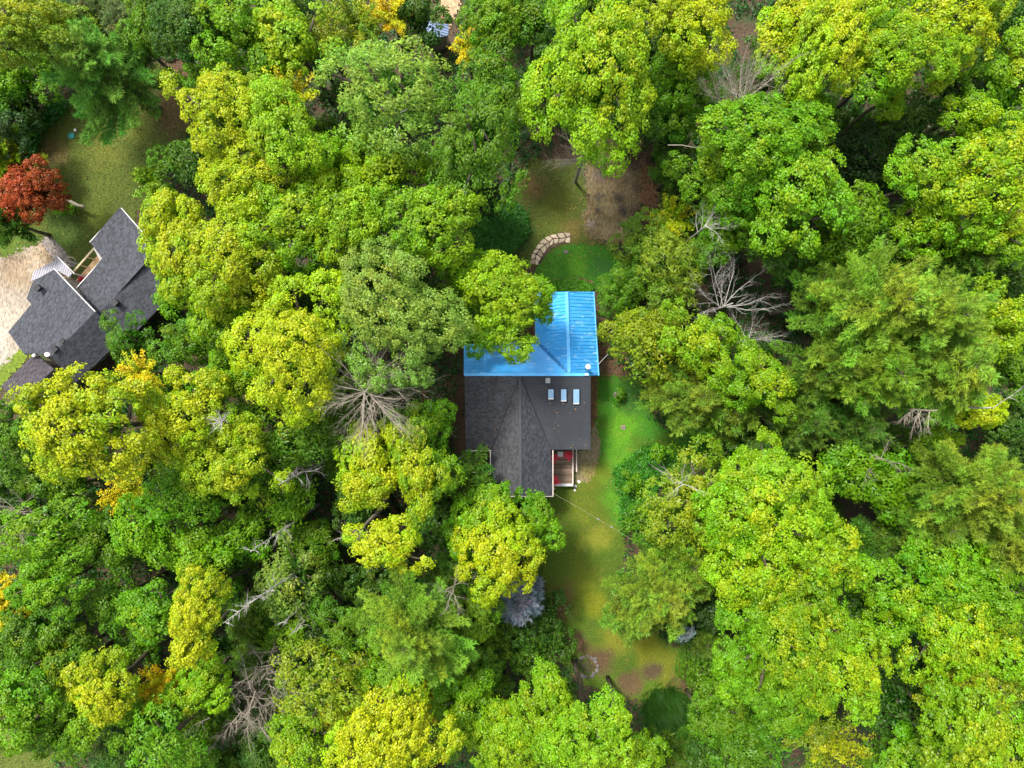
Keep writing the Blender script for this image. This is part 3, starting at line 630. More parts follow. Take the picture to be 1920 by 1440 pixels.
def broadleaf(rs, R, H, leafL=.138, leafW=.112, clump=.55, dens=1.0, loose=0.0, dome=False):
    """crown of leaves: limb masses carrying leaf clumps; returns quads, colours, limb ends. Crown bottom at z=0, widest near .4H"""
    up = np.array([0, 0, 1.0]); zc = .40 * H if not dome else .12 * H
    nl = int(7 + R * 2.6) if R > 1.5 else 4
    dirs = sph(rs, nl * 14); dirs[:, 2] = np.abs(dirs[:, 2]) * 1.0 - .12; dirs = unit(dirs)
    keep = [0]
    while len(keep) < nl:
        d = (dirs @ dirs[keep].T).max(1); keep.append(int(np.argmin(d + rs.uniform(0, .25, len(d)))))
    dirs = dirs[keep]; az = np.arctan2(dirs[:, 1], dirs[:, 0]); ph = rs.uniform(0, 6.28, 3)
    wob = (1 + .16 * np.sin(2 * az + ph[0]) + .14 * np.sin(3 * az + ph[1]) + .10 * np.sin(5 * az + ph[2])) * rs.uniform(.72, 1.2, nl)
    ax = np.stack([R * wob, R * wob, np.where(dirs[:, 2] > 0, H - zc, zc)], 1)
    rl = R * .34 * rs.uniform(.5, 1.4, nl); lc = dirs * (ax - np.minimum(rl[:, None], ax * .6) * np.array([1, 1, .8])) + up * zc
    lc = np.vstack([lc, [[0, 0, zc + .5 * (H - zc)]]]); rl = np.append(rl, R * .34)
    CC, CN, CL = [], [], []
    for i in range(len(lc)):
        n = int(8 + 9.5 * (rl[i] / clump) ** 2 * .62); d = sph(rs, n)
        out = unit(lc[i] - up * zc * .6 + 1e-6); d = d[(d @ out > -.15) | (d[:, 2] > .35)]
        p = lc[i] + d * rl[i] * np.array([1, 1, .85]) * rs.uniform(.68, 1.22, (len(d), 1))
        dd = np.linalg.norm((p[:, None, :] - lc[None]) / np.array([1, 1, .85]), axis=2) / rl[None]; dd[:, i] = 9
        ok = (dd.min(1) > .72) & (p[:, 2] > .02 * H); CC.append(p[ok]); CN.append(unit(d[ok] * .7 + up * .55)); CL.append(np.full(ok.sum(), i))
    CC, CN, CL = np.concatenate(CC), np.concatenate(CN), np.concatenate(CL)
    if loose > 0: k = rs.random_sample(len(CC)) > loose; CC, CN, CL = CC[k], CN[k], CL[k]
    nc = len(CC); per = max(10, int(58 * dens * (clump / .55) ** 2 * (.172 / leafL) ** 2)); rc = clump * rs.uniform(.5, 1.4, nc)
    d = sph(rs, nc * per).reshape(nc, per, 3); s = (d * CN[:, None]).sum(2, keepdims=True); d = np.where(s < -.25, d - 2 * s * CN[:, None], d)
    s = (d * CN[:, None]).sum(2, keepdims=True); d = d - CN[:, None] * s * .35
    pos = CC[:, None] + d * (rc[:, None] * rs.uniform(.35, 1.05, (nc, per)) )[..., None]
    nrm = unit(d * .7 + CN[:, None] * .4 + up * .45 + rs.normal(0, .38, d.shape))
    pos, nrm = pos.reshape(-1, 3), nrm.reshape(-1, 3); n = len(pos); s = rs.uniform(.55, 1.45, n)
    V = kites(rs, pos, nrm, leafL * s, leafW * s)
    cy = np.clip((.38 * rs.random_sample(nc) + .36 * rs.random_sample(len(lc))[CL]) + .32 * np.clip(CC[:, 2] / H, 0, 1), 0, 1); cv = .5 * rs.random_sample(nc) + .5 * rs.random_sample(len(lc))[CL]
    col = np.stack([rs.random_sample(n), np.clip(np.repeat(cy, per) + rs.normal(0, .06, n), 0, 1), np.repeat(cv, per), np.ones(n)], 1)
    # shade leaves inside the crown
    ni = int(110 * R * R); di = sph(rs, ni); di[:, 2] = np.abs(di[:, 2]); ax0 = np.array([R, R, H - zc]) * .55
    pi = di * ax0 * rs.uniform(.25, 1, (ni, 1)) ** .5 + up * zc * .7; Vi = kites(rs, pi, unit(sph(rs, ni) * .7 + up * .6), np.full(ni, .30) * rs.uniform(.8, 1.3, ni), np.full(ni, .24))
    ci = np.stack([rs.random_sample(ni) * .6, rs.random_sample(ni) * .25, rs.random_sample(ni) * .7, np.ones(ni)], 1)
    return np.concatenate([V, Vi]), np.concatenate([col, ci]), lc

def needles(rs, c, d, L, W, n):
    """tufts: n thin triangular needles at each c round direction d"""
    k = len(c); dd = unit(d[:, None] + rs.normal(0, .6, (k, n, 3))); dd[..., 2] += .12; c = np.repeat(c[:, None], n, 1).reshape(-1, 3); dd = unit(dd.reshape(-1, 3))
    side = unit(np.cross(dd, sph(rs, len(dd)))); l = L * rs.uniform(.7, 1.3, (len(dd), 1)); return np.stack([c - side * W, c + side * W, c + dd * l], 1)

def conifer(rs, R, H, plume=.75, nn=9, L=.34, W=.028, shape=1.2, dens=1.0, z0f=.25):
    """whorled boughs with side twigs and needle tufts; returns tris, colours, boughs"""
    V, COL, B = [], [], []; z0 = z0f * H; nw = int(9 + R * 1.6)
    for w in range(nw):
        f = (w + rs.uniform(-.3, .3)) / nw; f = min(max(f, 0), .985); z = z0 + (H - z0) * f; Lb = R * (1 - f ** shape) * rs.uniform(.8, 1.12) + .35
        nb = max(4, int((6 if f < .75 else 5) * rs.uniform(.8, 1.2))); a0 = rs.uniform(0, 6.28)
        for b in range(nb):
            a = a0 + 6.283 * b / nb + rs.normal(0, .16); l = Lb * rs.uniform(.65, 1.18); rise = rs.uniform(-.05, .28) + .5 * f
            t = np.linspace(.16, 1, max(4, int(l / .30 * dens))); hd = np.array([math.cos(a), math.sin(a), 0]); sd = np.array([-math.sin(a), math.cos(a), 0]); cur = rs.normal(0, .14)
            ctr = hd * (l * t)[:, None] + sd * (cur * l * t ** 2)[:, None] + np.array([0, 0, 1]) * (z + l * rise * t ** 1.6 - .12 * l * t)[:, None]
            B.append((np.array([0, 0, z]), ctr[len(ctr) // 2], ctr[-1]))
            P_, D_ = [ctr], [np.tile(unit(hd + np.array([0, 0, rise * .6])), (len(t), 1))]
            for sg in (-1, 1):
                tw = (plume * (1.05 - t) * l * .30 + .22) * rs.uniform(.7, 1.2, len(t))
                for q in (.33, .66, 1.0):
                    m = tw > .12 / q * .5; dirn = unit(hd * .72 + sd * sg * .7 + np.array([0, 0, .1])); P_.append(ctr[m] + dirn * (tw[m] * q)[:, None] + rs.normal(0, .04, (m.sum(), 3))); D_.append(np.tile(dirn, (m.sum(), 1)))
            P_, D_ = np.concatenate(P_), np.concatenate(D_); T = needles(rs, P_, D_, L, W, nn); V.append(T)
            g = np.clip(rs.random_sample() * .6 + .3 * f + .1, 0, 1); cv = rs.random_sample(); n = len(T)
            tipf = np.clip(np.hypot(T[:, 0, 0], T[:, 0, 1]) / (l + .3), 0, 1) ** 2   # young growth at the bough ends is paler
            COL.append(np.stack([.45 * rs.random_sample(n) + .75 * tipf, np.clip(g + rs.normal(0, .08, n), 0, 1), np.full(n, cv), np.ones(n)], 1))
    return np.concatenate(V), np.concatenate(COL), B

def spray_bush(rs, R, H, leafL=.17, leafW=.09, nb=26, dens=1.0):
    """thin upright shoots fanning out from one stool, leaves in rows along them"""
    V, COL, B = [], [], []
    for b in range(int(nb * (.6 + .25 * R))):
        a = rs.uniform(0, 6.28); rr = R * math.sqrt(rs.uniform(.12, 1.15)); top = H * (1.05 - .5 * (rr / R) ** 2) * rs.uniform(.8, 1.1); t = np.linspace(.25, 1, int((4 + 10 * R / 2) * dens) + 6)
        hd = np.array([math.cos(a), math.sin(a), 0]); ctr = hd * (rr * t ** 1.3)[:, None] + np.array([0, 0, 1]) * (top * t ** .8)[:, None] + np.cumsum(rs.normal(0, .03, (len(t), 3)), 0)
        B.append((np.zeros(3), ctr[len(t) // 2], ctr[-1])); k = 7; c = np.repeat(ctr[:, None], k, 1).reshape(-1, 3) + rs.normal(0, .11, (len(t) * k, 3)) * np.repeat(np.linspace(1.6, .8, len(t)), k)[:, None]
        n = len(c); V.append(kites(rs, c, unit(hd * .35 + np.array([0, 0, .8]) + rs.normal(0, .4, (n, 3))), leafL * rs.uniform(.7, 1.3, n), leafW * rs.uniform(.8, 1.2, n)))
        COL.append(np.stack([rs.random_sample(n), np.clip(rs.random_sample() * .7 + .25 * np.repeat(t, k) + rs.normal(0, .05, n), 0, 1), np.full(n, rs.random_sample()), np.ones(n)], 1))
    return np.concatenate(V), np.concatenate(COL), B

MESH = {}
SIZES = {'broadleaf': (.8, 1.2, 1.75, 2.5, 3.4, 4.6, 5.8), 'loose': (1.2, 1.75, 2.5, 3.4, 4.6, 5.8), 'bush': (.5, .8, 1.2, 1.8, 2.6), 'pine': (1.3, 2.0, 3.0, 4.2, 5.2), 'cedar': (1.2, 2.0, 2.8, 3.5), 'sapling': (.8, 1.3, 2.0, 2.8)}
def pick(kind, R, var):
    cl = min(SIZES[kind], key=lambda s: abs(math.log(s / R))); nv = {'broadleaf': 4, 'loose': 4, 'bush': 4, 'pine': 4, 'cedar': 2, 'sapling': 3}[kind]
    key = (kind, cl, var % nv)
    if key in MESH: return MESH[key]
    rs = np.random.RandomState(abs(hash(kind)) % 1 + sum(map(ord, kind)) * 131 + int(cl * 100) * 7 + key[2]); wood = MB(); bare = []
    if kind in ('broadleaf', 'loose', 'bush', 'cedar'):
        if kind == 'broadleaf': H = cl * 1.55; V, COL, lc = broadleaf(rs, cl, H, dens=1.05, clump=.43 if cl < 4 else .48)
        elif kind == 'loose': H = cl * 1.5; V, COL, lc = broadleaf(rs, cl, H, leafL=.25, leafW=.10, clump=.62, dens=1.0, loose=.22)
        elif kind == 'cedar': H = cl * 2.0; V, COL, lc = broadleaf(rs, cl, H, leafL=.22, leafW=.07, clump=.40, dens=1.5, dome=True)
        else: H = cl * 1.15; V, COL, lc = broadleaf(rs, cl, H, leafL=.17, leafW=.11, clump=.33, dens=.62, dome=True)
        zb = .12 * H
        for c in lc:
            mid = np.array([c[0] * .4 + rs.normal(0, .12 * cl), c[1] * .4 + rs.normal(0, .12 * cl), zb + (c[2] - zb) * .55])
            end = c * .98; wood.tube([(0, 0, zb - .1), mid, c, end], [.045 * cl, .034 * cl, .02 * cl, .006 * cl], 5)
        nper = 4
    elif kind == 'pine':
        H = cl * 1.7; V, COL, B = conifer(rs, cl, H, dens=1.15, nn=9, L=.31, W=.034, z0f=.16); nper = 3
        for p, q, r in B: wood.tube([p, q, r], [.035, .025, .008], 3, cap=False)
        wood.tube([(0, 0, -.5), (0, 0, H * .5), (0, 0, H * .97)], [.05 * cl, .03 * cl, .02], 6)
    else:
        H = cl * 1.5; V, COL, B = spray_bush(rs, cl, H, dens=1.15); nper = 4
        for p, q, r in B: wood.tube([p, q, r], [.03, .02, .006], 3, cap=False)
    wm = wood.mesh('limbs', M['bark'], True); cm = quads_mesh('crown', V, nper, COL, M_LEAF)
    MESH[key] = (cm, wm, H, cl); return MESH[key]

TRUNKS = {}
def trunk_mesh(h, r):
    k = (round(h * 2), round(r * 20))
    if k not in TRUNKS:
        m = MB(); q = random.Random(k[0] * 91 + k[1]); r0 = max(.04, k[1] / 20); hh = max(.3, k[0] / 2)
        pts = [(q.uniform(-.06, .06) * i * hh / 12, q.uniform(-.06, .06) * i * hh / 12, hh * i / 5 - (.15 if i == 0 else 0)) for i in range(6)]; pts[-1] = (0, 0, hh + .3)
        m.tube(pts, [r0 * 1.45, r0 * 1.1, r0, r0 * .92, r0 * .84, r0 * .7], 8); TRUNKS[k] = m.mesh('trunk', M['bark'], True)
    return TRUNKS[k]

COLS = {  # leaf colours of the kinds of tree
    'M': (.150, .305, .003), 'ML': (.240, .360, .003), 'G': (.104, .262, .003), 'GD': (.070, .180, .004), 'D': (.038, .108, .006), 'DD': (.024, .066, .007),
    'O': (.150, .275, .026), 'OL': (.165, .255, .007), 'Y': (.42, .43, .006), 'YO': (.48, .45, .006), 'P': (.112, .225, .015), 'PL': (.168, .290, .022), 'PD': (.075, .170, .014), 'PG': (.125, .200, .060), 'PT': (.150, .325, .040),
    'B': (.20, .27, .29), 'R': (.225, .048, .008), 'C': (.135, .235, .012)}
NAME = {'broadleaf': ('broadleaf_tree', 'tree'), 'loose': ('open_crowned_tree', 'tree'), 'bush': ('shrub', 'shrub'), 'pine': ('conifer_tree', 'conifer'), 'cedar': ('cedar_tree', 'conifer'), 'sapling': ('sapling', 'sapling')}
KSTRETCH = random.Random(3)
def add_tree(px, py, rpx, kind, col, yel, label, h=None, ecc=1.0, rot=None, var=None, group=None, lift=None):
    q = random.Random(int(px * 7 + py * 131 + rpx))
    if h is None: h = {'bush': rpx * .052, 'sapling': 3.0 + rpx * .05, 'cedar': 4 + rpx * .075, 'pine': 7 + rpx * .085}.get(kind, (19 if rpx > 105 else 16.5 if rpx > 75 else 14 if rpx > 58 else 11 if rpx > 42 else 8)) * q.uniform(.95, 1.06)
    R = rpx * .0469 * .8
    for _ in range(4):
        Hc = R * {'bush': 1.15, 'pine': 1.7, 'cedar': 2.0, 'sapling': 1.5, 'loose': 1.5, 'broadleaf': 1.55}[kind]
        if kind == 'bush': h = max(h, Hc) if lift is None else Hc + lift
        zc = max(.1, h - .55 * Hc) if kind not in ('pine', 'cedar') else max(.3, h - .62 * Hc); R = rpx * .75 * (CAM_H - zc) / 960 * (1.05 if kind in ('broadleaf', 'loose') else 1)
    cm, wm, H, cl = pick(kind, R, var if var is not None else q.randrange(97)); s = R / cl; p = P(px, py, zc); base = h - H * s; ecc = ecc * q.uniform(.86, 1.16)
    if base < 0 and kind in ('pine', 'cedar', 'sapling'): base = 0
    nm, cat = NAME[kind]; g = group
    root = empty(nm, (p.x, p.y, 0), label, cat, g, rot if rot is not None else q.uniform(0, 6.28))
    cr = link('crown', cm, root, (0, 0, base)); cr.scale = (s * ecc, s / ecc, s); c0 = COLS[col]; j = q.uniform(.9, 1.1); cr.color = (c0[0] * j * q.uniform(.93, 1.07), c0[1] * j, c0[2], yel)
    li = link('limbs', wm, root, (0, 0, base)); li.scale = cr.scale
    if base > .3: link('trunk', trunk_mesh(base + .1 * H * s, max(.07, .055 * R + .05)), root)
    PLACED.append((p.x, p.y, R, h)); return root
PLACED = []

# ------------------------------------------------------------------ the trees one can tell apart (photo pixel of the crown, crown radius in pixels)
b, l, p_, c_, s_, u = 'broadleaf', 'loose', 'pine', 'cedar', 'sapling', 'bush'
T = [
# top left
(25, 55, 75, b, 'OL', .42, 'yellowing tree in the very top left corner of the wood'),
(98, 30, 58, b, 'OL', .15, 'dull olive tree between the corner tree and the pale conifer', 11),
(208, 138, 112, p_, 'PT', 0, 'large soft green conifer standing over the neighbour lawn', 12),
(240, 60, 45, p_, 'PG', 0, 'small grey green conifer behind the large lawn conifer', 9),
(185, 30, 40, p_, 'PG', 0, 'grey green conifer tip at the top edge beside the olive tree', 9),
(290, 45, 55, b, 'GD', 0, 'dark green tree at the top edge right of the grey conifers'),
(355, 55, 60, b, 'D', 0, 'deep green tree above the lawn gap at the top edge', 13),
(445, 50, 72, b, 'G', .08, 'mid green tree at the top edge left of the yellow tinged one'),
(25, 150, 55, b, 'G', 0, 'bright green tree at the left edge below the yellowing corner tree', 6),
(85, 115, 42, u, 'D', 0, 'dark shrubby tree in the shade left of the large conifer', 4),
(38, 200, 45, u, 'DD', 0, 'very dark shrub mass along the upper left lawn edge', 4),
(408, 150, 52, b, 'G', 0, 'low green tree at the head of the neighbour lawn', 9),
(56, 362, 56, b, 'R', 0, 'copper red maple beside the neighbour lawn', 7.5, 2),
(15, 300, 42, p_, 'OL', 0, 'olive shrubby conifer above the copper red maple', 6),
(12, 415, 42, p_, 'PD', .1, 'green conifer below the copper red maple at the left edge', 7),
(330, 298, 46, u, 'GD', 0, 'dense rounded green shrub at the right side of the neighbour lawn', 6),
(285, 345, 36, s_, 'M', 0, 'feathery light green sapling beside the dense lawn shrub', 5),
(118, 388, 26, u, 'G', .1, 'small green shrub with a grey log at the tip of the red maple', 2),
# top middle
(545, 70, 72, b, 'M', .35, 'yellow green tree near the top edge left of the olive saplings'),
(610, 75, 62, s_, 'OL', .35, 'olive yellow feathery sapling left of the big pale oak', 11),
(670, 40, 55, s_, 'OL', .30, 'olive feathery sapling at the top edge above the pale oak', 11),
(735, 25, 52, s_, 'YO', .10, 'golden feathery sapling at the top edge left of the shed', 10),
(540, 175, 60, s_, 'Y', .15, 'bright yellow topped sapling above the left hand maples', 13),
(505, 120, 45, b, 'G', .10, 'small green tree under the yellow green top tree', 12),
(735, 188, 118, l, 'O', .05, 'huge pale grey green oak with bare limbs showing', 18),
(890, 275, 108, l, 'GD', 0, 'dark green lobe of oak wood leaning toward the driveway', 17),
(880, 88, 40, s_, 'Y', .10, 'round yellow shrub just right of the shed roof', 9),
(925, 140, 58, l, 'GD', .15, 'olive green tree between the yellow shrub and the driveway maple', 12),
(925, 35, 55, b, 'G', 0, 'green tree at the top edge right of the dirt track', 12),
(782, 30, 48, b, 'D', .05, 'dark tree at the top edge left of the dirt track', 9),
(1000, 40, 40, l, 'GD', .1, 'thin dark tree at the top edge left of the driveway maple', 11),
(965, 200, 40, b, 'GD', 0, 'dark low tree tucked left of the driveway maple', 10),
(1120, 130, 128, b, 'M', .28, 'great spreading maple overhanging the driveway head', 18),
(1290, 55, 82, b, 'ML', .30, 'yellow green maple at the top edge right of the driveway maple'),
(1280, 140, 60, b, 'G', .10, 'mid green tree between the driveway maple and the bare twiggy tree', 13),
(1275, 215, 58, b, 'GD', 0, 'dark green tree below the bare twiggy tree, beside the driveway', 11),
# left hand maples
(425, 215, 82, b, 'ML', .45, 'yellow maple at the right edge of the neighbour lawn'),
(530, 260, 82, b, 'M', .15, 'green maple below the yellow topped sapling'),
(475, 345, 80, b, 'ML', .22, 'light green maple in the middle of the left hand maple bank'),
(620, 345, 72, b, 'M', .10, 'fresh green maple at the foot of the pale oak'),
(710, 335, 72, b, 'M', .12, 'bright maple under the right flank of the pale oak'),
(555, 430, 76, b, 'M', .15, 'bright maple in the centre of the left hand maple bank'),
(650, 430, 82, b, 'M', .18, 'clumpy bright maple left of the one that touches the dark hedge'),
(810, 420, 88, b, 'M', .18, 'broad bright maple whose tip reaches the dark hedge'),
(316, 412, 55, b, 'ML', .45, 'yellow maple leaning over the neighbour house gable', 14),
(350, 495, 66, b, 'ML', .40, 'yellow green maple covering the right end of the neighbour roof'),
(445, 490, 88, b, 'ML', .25, 'tall yellow green maple left of the dark gap'),
(415, 575, 62, b, 'M', .20, 'green yellow maple between two taller yellow maples'),
(565, 545, 50, b, 'D', .1, 'shaded dark tree in the gap between the bright maples', 11),
(500, 560, 40, b, 'G', .05, 'small green tree above the large yellow maple', 12),
(733, 592, 112, b, 'O', .10, 'huge rounded pale green tree left of the blue roof', 18),
(565, 650, 108, b, 'ML', .42, 'large yellow maple left of the rounded pale green tree', 18),
(855, 500, 35, b, 'GD', .0, 'dark low tree between hedge and rounded pale tree', 9),
(940, 549, 81, b, 'M', .06, 'bright maple overhanging the blue roof', 14.5, 2),
(922, 606, 52, b, 'G', .12, 'lower limb tree of bright leaves resting over the blue eave', 9, 1),
(1016, 580, 27, b, 'G', .05, 'small bright crown reaching furthest over the blue roof', 11.5),
(240, 640, 46, c_, 'GD', 0, 'dark green rounded conifer against the neighbour roof', 10),
(365, 640, 55, b, 'GD', .1, 'mid green tree right of the neighbour house', 11),
(320, 560, 30, b, 'G', .1, 'small green tree at the right corner of the neighbour roof', 9),
# left middle
(165, 797, 108, b, 'ML', .58, 'big bright yellow maple in front of the garage roof'),
(350, 780, 85, b, 'ML', .55, 'yellow maple next right of the big garage maple'),
(440, 865, 75, b, 'ML', .40, 'yellow green maple right of the second yellow maple', 15),
(262, 700, 45, s_, 'YO', .15, 'orange tinged sapling between the two yellow maples', 11),
(430, 715, 60, b, 'G', .15, 'green tree left of the bare spreading tree', 12),
(25, 820, 62, b, 'GD', 0, 'green tree at the left edge below the garage', 12),
(85, 890, 52, b, 'GD', 0, 'rounded green tree under the big garage maple', 10),
(10, 905, 40, b, 'D', 0, 'dark tree at the left edge above the brown twigs', 9),
(238, 920, 50, s_, 'YO', .18, 'golden yellow sapling below the big garage maple', 10),
(340, 915, 65, l, 'G', .10, 'feathery green tree right of the golden sapling', 13),
(280, 860, 38, s_, 'OL', .25, 'olive sapling between yellow maple and golden sapling', 9),
(95, 1010, 82, l, 'G', .05, 'pale tipped green tree at the left edge above the orange one', 13),
(190, 1005, 58, b, 'GD', .05, 'shaded green tree left of the feathery ones', 11),
(275, 1000, 62, l, 'G', .12, 'feathery green tree below the golden sapling', 12),
(370, 1045, 48, b, 'M', .25, 'yellow green tree on the dark slope left of the leaning dead trunks', 11),
(455, 1000, 55, l, 'G', .10, 'leafy green tree left of the long dead spars', 9),
(530, 935, 62, l, 'G', .18, 'loose green tree under the upper dead spar', 9),
(545, 820, 60, l, 'GD', .15, 'mid green tree left of the yellow star shaped maple', 12),
(600, 800, 50, b, 'GD', .2, 'green tree below the bare spreading tree', 11),
# bottom left
(15, 1125, 52, b, 'YO', .25, 'orange yellow tree at the left edge'),
(85, 1100, 55, b, 'G', 0, 'vivid green tree right of the orange yellow one', 13),
(60, 1195, 60, b, 'GD', .12, 'green tree below the orange yellow tree', 12),
(120, 1235, 62, b, 'GD', .22, 'green tree left of the lower yellow maple', 12),
(210, 1130, 50, l, 'GD', 0, 'shaded green tree in the lower left hollow', 10),
(285, 1140, 58, b, 'G', .20, 'green tree with a yellow streak left of the tall yellow one', 12),
(372, 1130, 55, b, 'ML', .72, 'upper half of the clear yellow tree in the lower left wood', 15),
(365, 1200, 48, b, 'ML', .72, 'lower half of the clear yellow tree in the lower left wood', 14),
(195, 1285, 60, b, 'ML', .62, 'yellow maple with a dark hollow at its foot', 14),
(298, 1285, 50, s_, 'YO', .12, 'orange yellow bush right of the dark hollow maple', 10),
(378, 1285, 52, b, 'M', .25, 'yellow green tree right of the orange yellow bush', 11),
(30, 1320, 66, b, 'G', .10, 'bright green tree above the corner lawn'),
(100, 1365, 52, b, 'GD', .05, 'green tree beside the corner lawn', 12),
(170, 1350, 62, b, 'G', .05, 'rounded green tree right of the corner lawn', 12),
(245, 1400, 55, b, 'D', 0, 'dark tree at the bottom edge left of the twiggy brush', 9),
(305, 1400, 62, l, 'G', .20, 'yellow green open tree at the bottom edge'),
(365, 1412, 46, b, 'GD', 0, 'dark green tree at the bottom edge beside the brush', 8),
# bottom middle
(705, 860, 72, b, 'ML', .55, 'upper left arm of the yellow star shaped maple', 13.5),
(800, 885, 62, b, 'M', .48, 'right arm of the yellow star shaped maple', 15),
(680, 915, 42, b, 'ML', .45, 'lower left arm of the yellow star shaped maple', 14),
(790, 800, 55, b, 'G', .12, 'green tree between the star shaped maple and the house', 11),
(735, 1020, 60, b, 'ML', .66, 'yellow maple beside the curved bare trunk', 15),
(665, 955, 40, b, 'D', 0, 'dark tree in the hollow left of the curved trunk', 8),
(585, 1030, 50, b, 'GD', 0, 'dark green tree between the dead spars', 7),
(545, 1085, 58, l, 'O', .20, 'pale tree among the leaning dead spars', 10),
(870, 905, 52, p_, 'PD', 0, 'soft dark green conifer at the gable corner of the house', 9),
(955, 920, 40, s_, 'G', .15, 'feathery shrub lapping the gable eave', 6),
(900, 980, 62, b, 'G', .15, 'green tree below the house gable', 12),
(1000, 975, 50, b, 'G', .08, 'bright green tree beside the dry lawn below the gable', 10),
(935, 1040, 78, b, 'ML', .45, 'yellow flecked tree below the gable beside the dry lawn', 14),
(820, 975, 48, b, 'D', 0, 'shaded dark tree right of the yellow maple', 9),
(850, 1090, 55, p_, 'PD', .05, 'green conifer below the yellow flecked tree', 11),
(775, 1180, 105, p_, 'PL', .30, 'large pale yellow green conifer in the lower middle', 18),
(640, 1180, 52, b, 'GD', 0, 'dark green tree left of the large pale conifer', 11),
(560, 1165, 55, b, 'G', .05, 'green tree below the leaning dead spars', 8),
(610, 1280, 78, l, 'OL', .20, 'olive green open tree right of the brown brush', 14),
(700, 1260, 52, b, 'G', .15, 'bright green tree at the foot of the large pale conifer', 12),
(890, 1130, 55, b, 'GD', .05, 'rounded green tree right of the large pale conifer', 11),
(925, 1200, 58, u, 'GD', 0, 'dense green thicket left of the dark lawn shrubs', 6),
(880, 1260, 50, b, 'GD', 0, 'green tree right below the large pale conifer', 9),
(970, 1122, 36, p_, 'B', 0, 'blue grey spruce at the left of the dry lawn', 8),
(1020, 1155, 50, u, 'D', 0, 'dark green thicket right of the blue spruce', 5),
(1040, 1205, 42, u, 'D', 0, 'dark shrub just above the fire ring', 4),
(985, 1230, 52, u, 'GD', 0, 'leafy shrub mass left of the fire ring', 5),
(1055, 1300, 32, u, 'D', 0, 'dark low shrub directly below the fire ring', 3),
(720, 1370, 92, b, 'ML', .72, 'golden yellow maple at the bottom edge'),
(800, 1320, 48, s_, 'YO', .10, 'thin yellow leaved tree right of the golden maple', 9),
(565, 1390, 60, b, 'M', .22, 'yellow green tree left of the golden maple', 12),
(500, 1410, 50, b, 'D', 0, 'dark tree at the bottom edge right of the brush', 9),
(640, 1345, 40, s_, 'YO', .05, 'yellow leaved bush left of the golden maple', 8),
(860, 1330, 62, b, 'G', .05, 'vivid green tree right of the golden maple', 12),
(940, 1375, 75, b, 'M', .25, 'bright maple at the bottom edge, first right of the vivid green tree'),
(1030, 1340, 75, b, 'M', .22, 'bright maple below the fire ring'),
(1110, 1385, 78, b, 'M', .20, 'bright maple at the bottom edge below the reed bed'),
(1185, 1410, 55, b, 'M', .15, 'bright maple corner crown left of the dark ferns', 14),
# right of the lawn
(1240, 1105, 88, p_, 'PL', .05, 'pale green conifer leaning over the dry lawn', 12),
(1190, 1140, 55, p_, 'PL', .05, 'pale green conifer nearest the dry lawn', 9),
(1285, 1050, 60, p_, 'P', .05, 'green conifer behind the pale lawn conifers', 11),
(1300, 945, 100, l, 'OL', .32, 'olive yellow tree with pale bare twigs beside the lawn', 13),
(1204, 968, 36, u, 'GD', .05, 'green shrub mass along the right edge of the dry lawn', 4),
(1186, 908, 22, u, 'G', .05, 'small bright shrub on the lush lawn edge', 2.5),
(1420, 880, 58, b, 'M', .15, 'small bright maple above the great lower maple', 13),
(1455, 985, 118, b, 'M', .33, 'great maple right of the olive tree', 18),
(1540, 1038, 78, b, 'M', .32, 'right shoulder of the great maple by the dark gap', 17),
(1400, 1060, 62, b, 'M', .25, 'left shoulder of the great maple', 15),
(1470, 1195, 112, b, 'G', .28, 'second great maple below the first one', 18),
(1570, 1240, 90, b, 'M', .28, 'yellow lit right half of the second great maple', 17),
(1410, 1250, 60, b, 'G', .15, 'left half crown of the second great maple', 14),
(1475, 1320, 60, b, 'G', .12, 'lower skirt crown of the second great maple', 13),
(1288, 1188, 19, u, 'B', 0, 'round blue grey shrub at the foot of the pale conifers', 6.5),
(1320, 1260, 55, u, 'GD', 0, 'green thicket right of the lower lawn', 5),
(1345, 1140, 45, b, 'DD', 0, 'dark tree in the gap between conifers and great maple', 8),
(1350, 1340, 60, b, 'GD', .05, 'green tree below the lower lawn on the right', 9),
(1400, 1400, 60, l, 'GD', 0, 'shaded tree at the bottom edge left of the golden feathery tree', 10),
(1310, 1420, 50, l, 'D', 0, 'dark ferny tree at the bottom edge below the reeds', 6),
(1545, 1405, 85, s_, 'OL', .48, 'golden feathery tree at the bottom edge', 12),
(1620, 1150, 48, b, 'D', .05, 'shaded tree between great maple and the right hand wood', 11),
(1690, 1130, 66, b, 'G', .18, 'yellow green tree right of the dark gap'),
(1760, 1075, 72, b, 'G', .18, 'yellow green tree above the yellowing pair', 15),
(1860, 1120, 85, b, 'G', .22, 'yellow green tree at the right edge below the olive conifer'),
(1780, 1190, 80, b, 'M', .40, 'yellowing tree, upper one of the lower right pair'),
(1800, 1270, 75, b, 'OL', .55, 'yellow brown tree, lower one of the lower right pair'),
(1880, 1230, 70, b, 'M', .30, 'yellow green tree at the right edge beside the yellowing pair'),
(1670, 1240, 55, l, 'D', 0, 'dark tree left of the yellowing pair', 10),
(1690, 1330, 78, l, 'D', .05, 'wide dark olive tree in the lower right hollow', 11),
(1800, 1370, 78, b, 'M', .20, 'yellow green tree at the bottom edge on the right'),
(1720, 1405, 62, b, 'G', .15, 'green tree at the bottom edge left of the yellow green one', 13),
(1885, 1395, 66, b, 'M', .15, 'tree in the bottom right corner'),
(1655, 1415, 38, b, 'GD', .1, 'small green tree right of the golden feathery tree', 9),
# right of the house
(1230, 485, 85, c_, 'C', .05, 'broad rounded cedar beside the front lawn', 9),
(1170, 545, 55, c_, 'GD', 0, 'dark side of the cedar clump by the blue roof', 7),
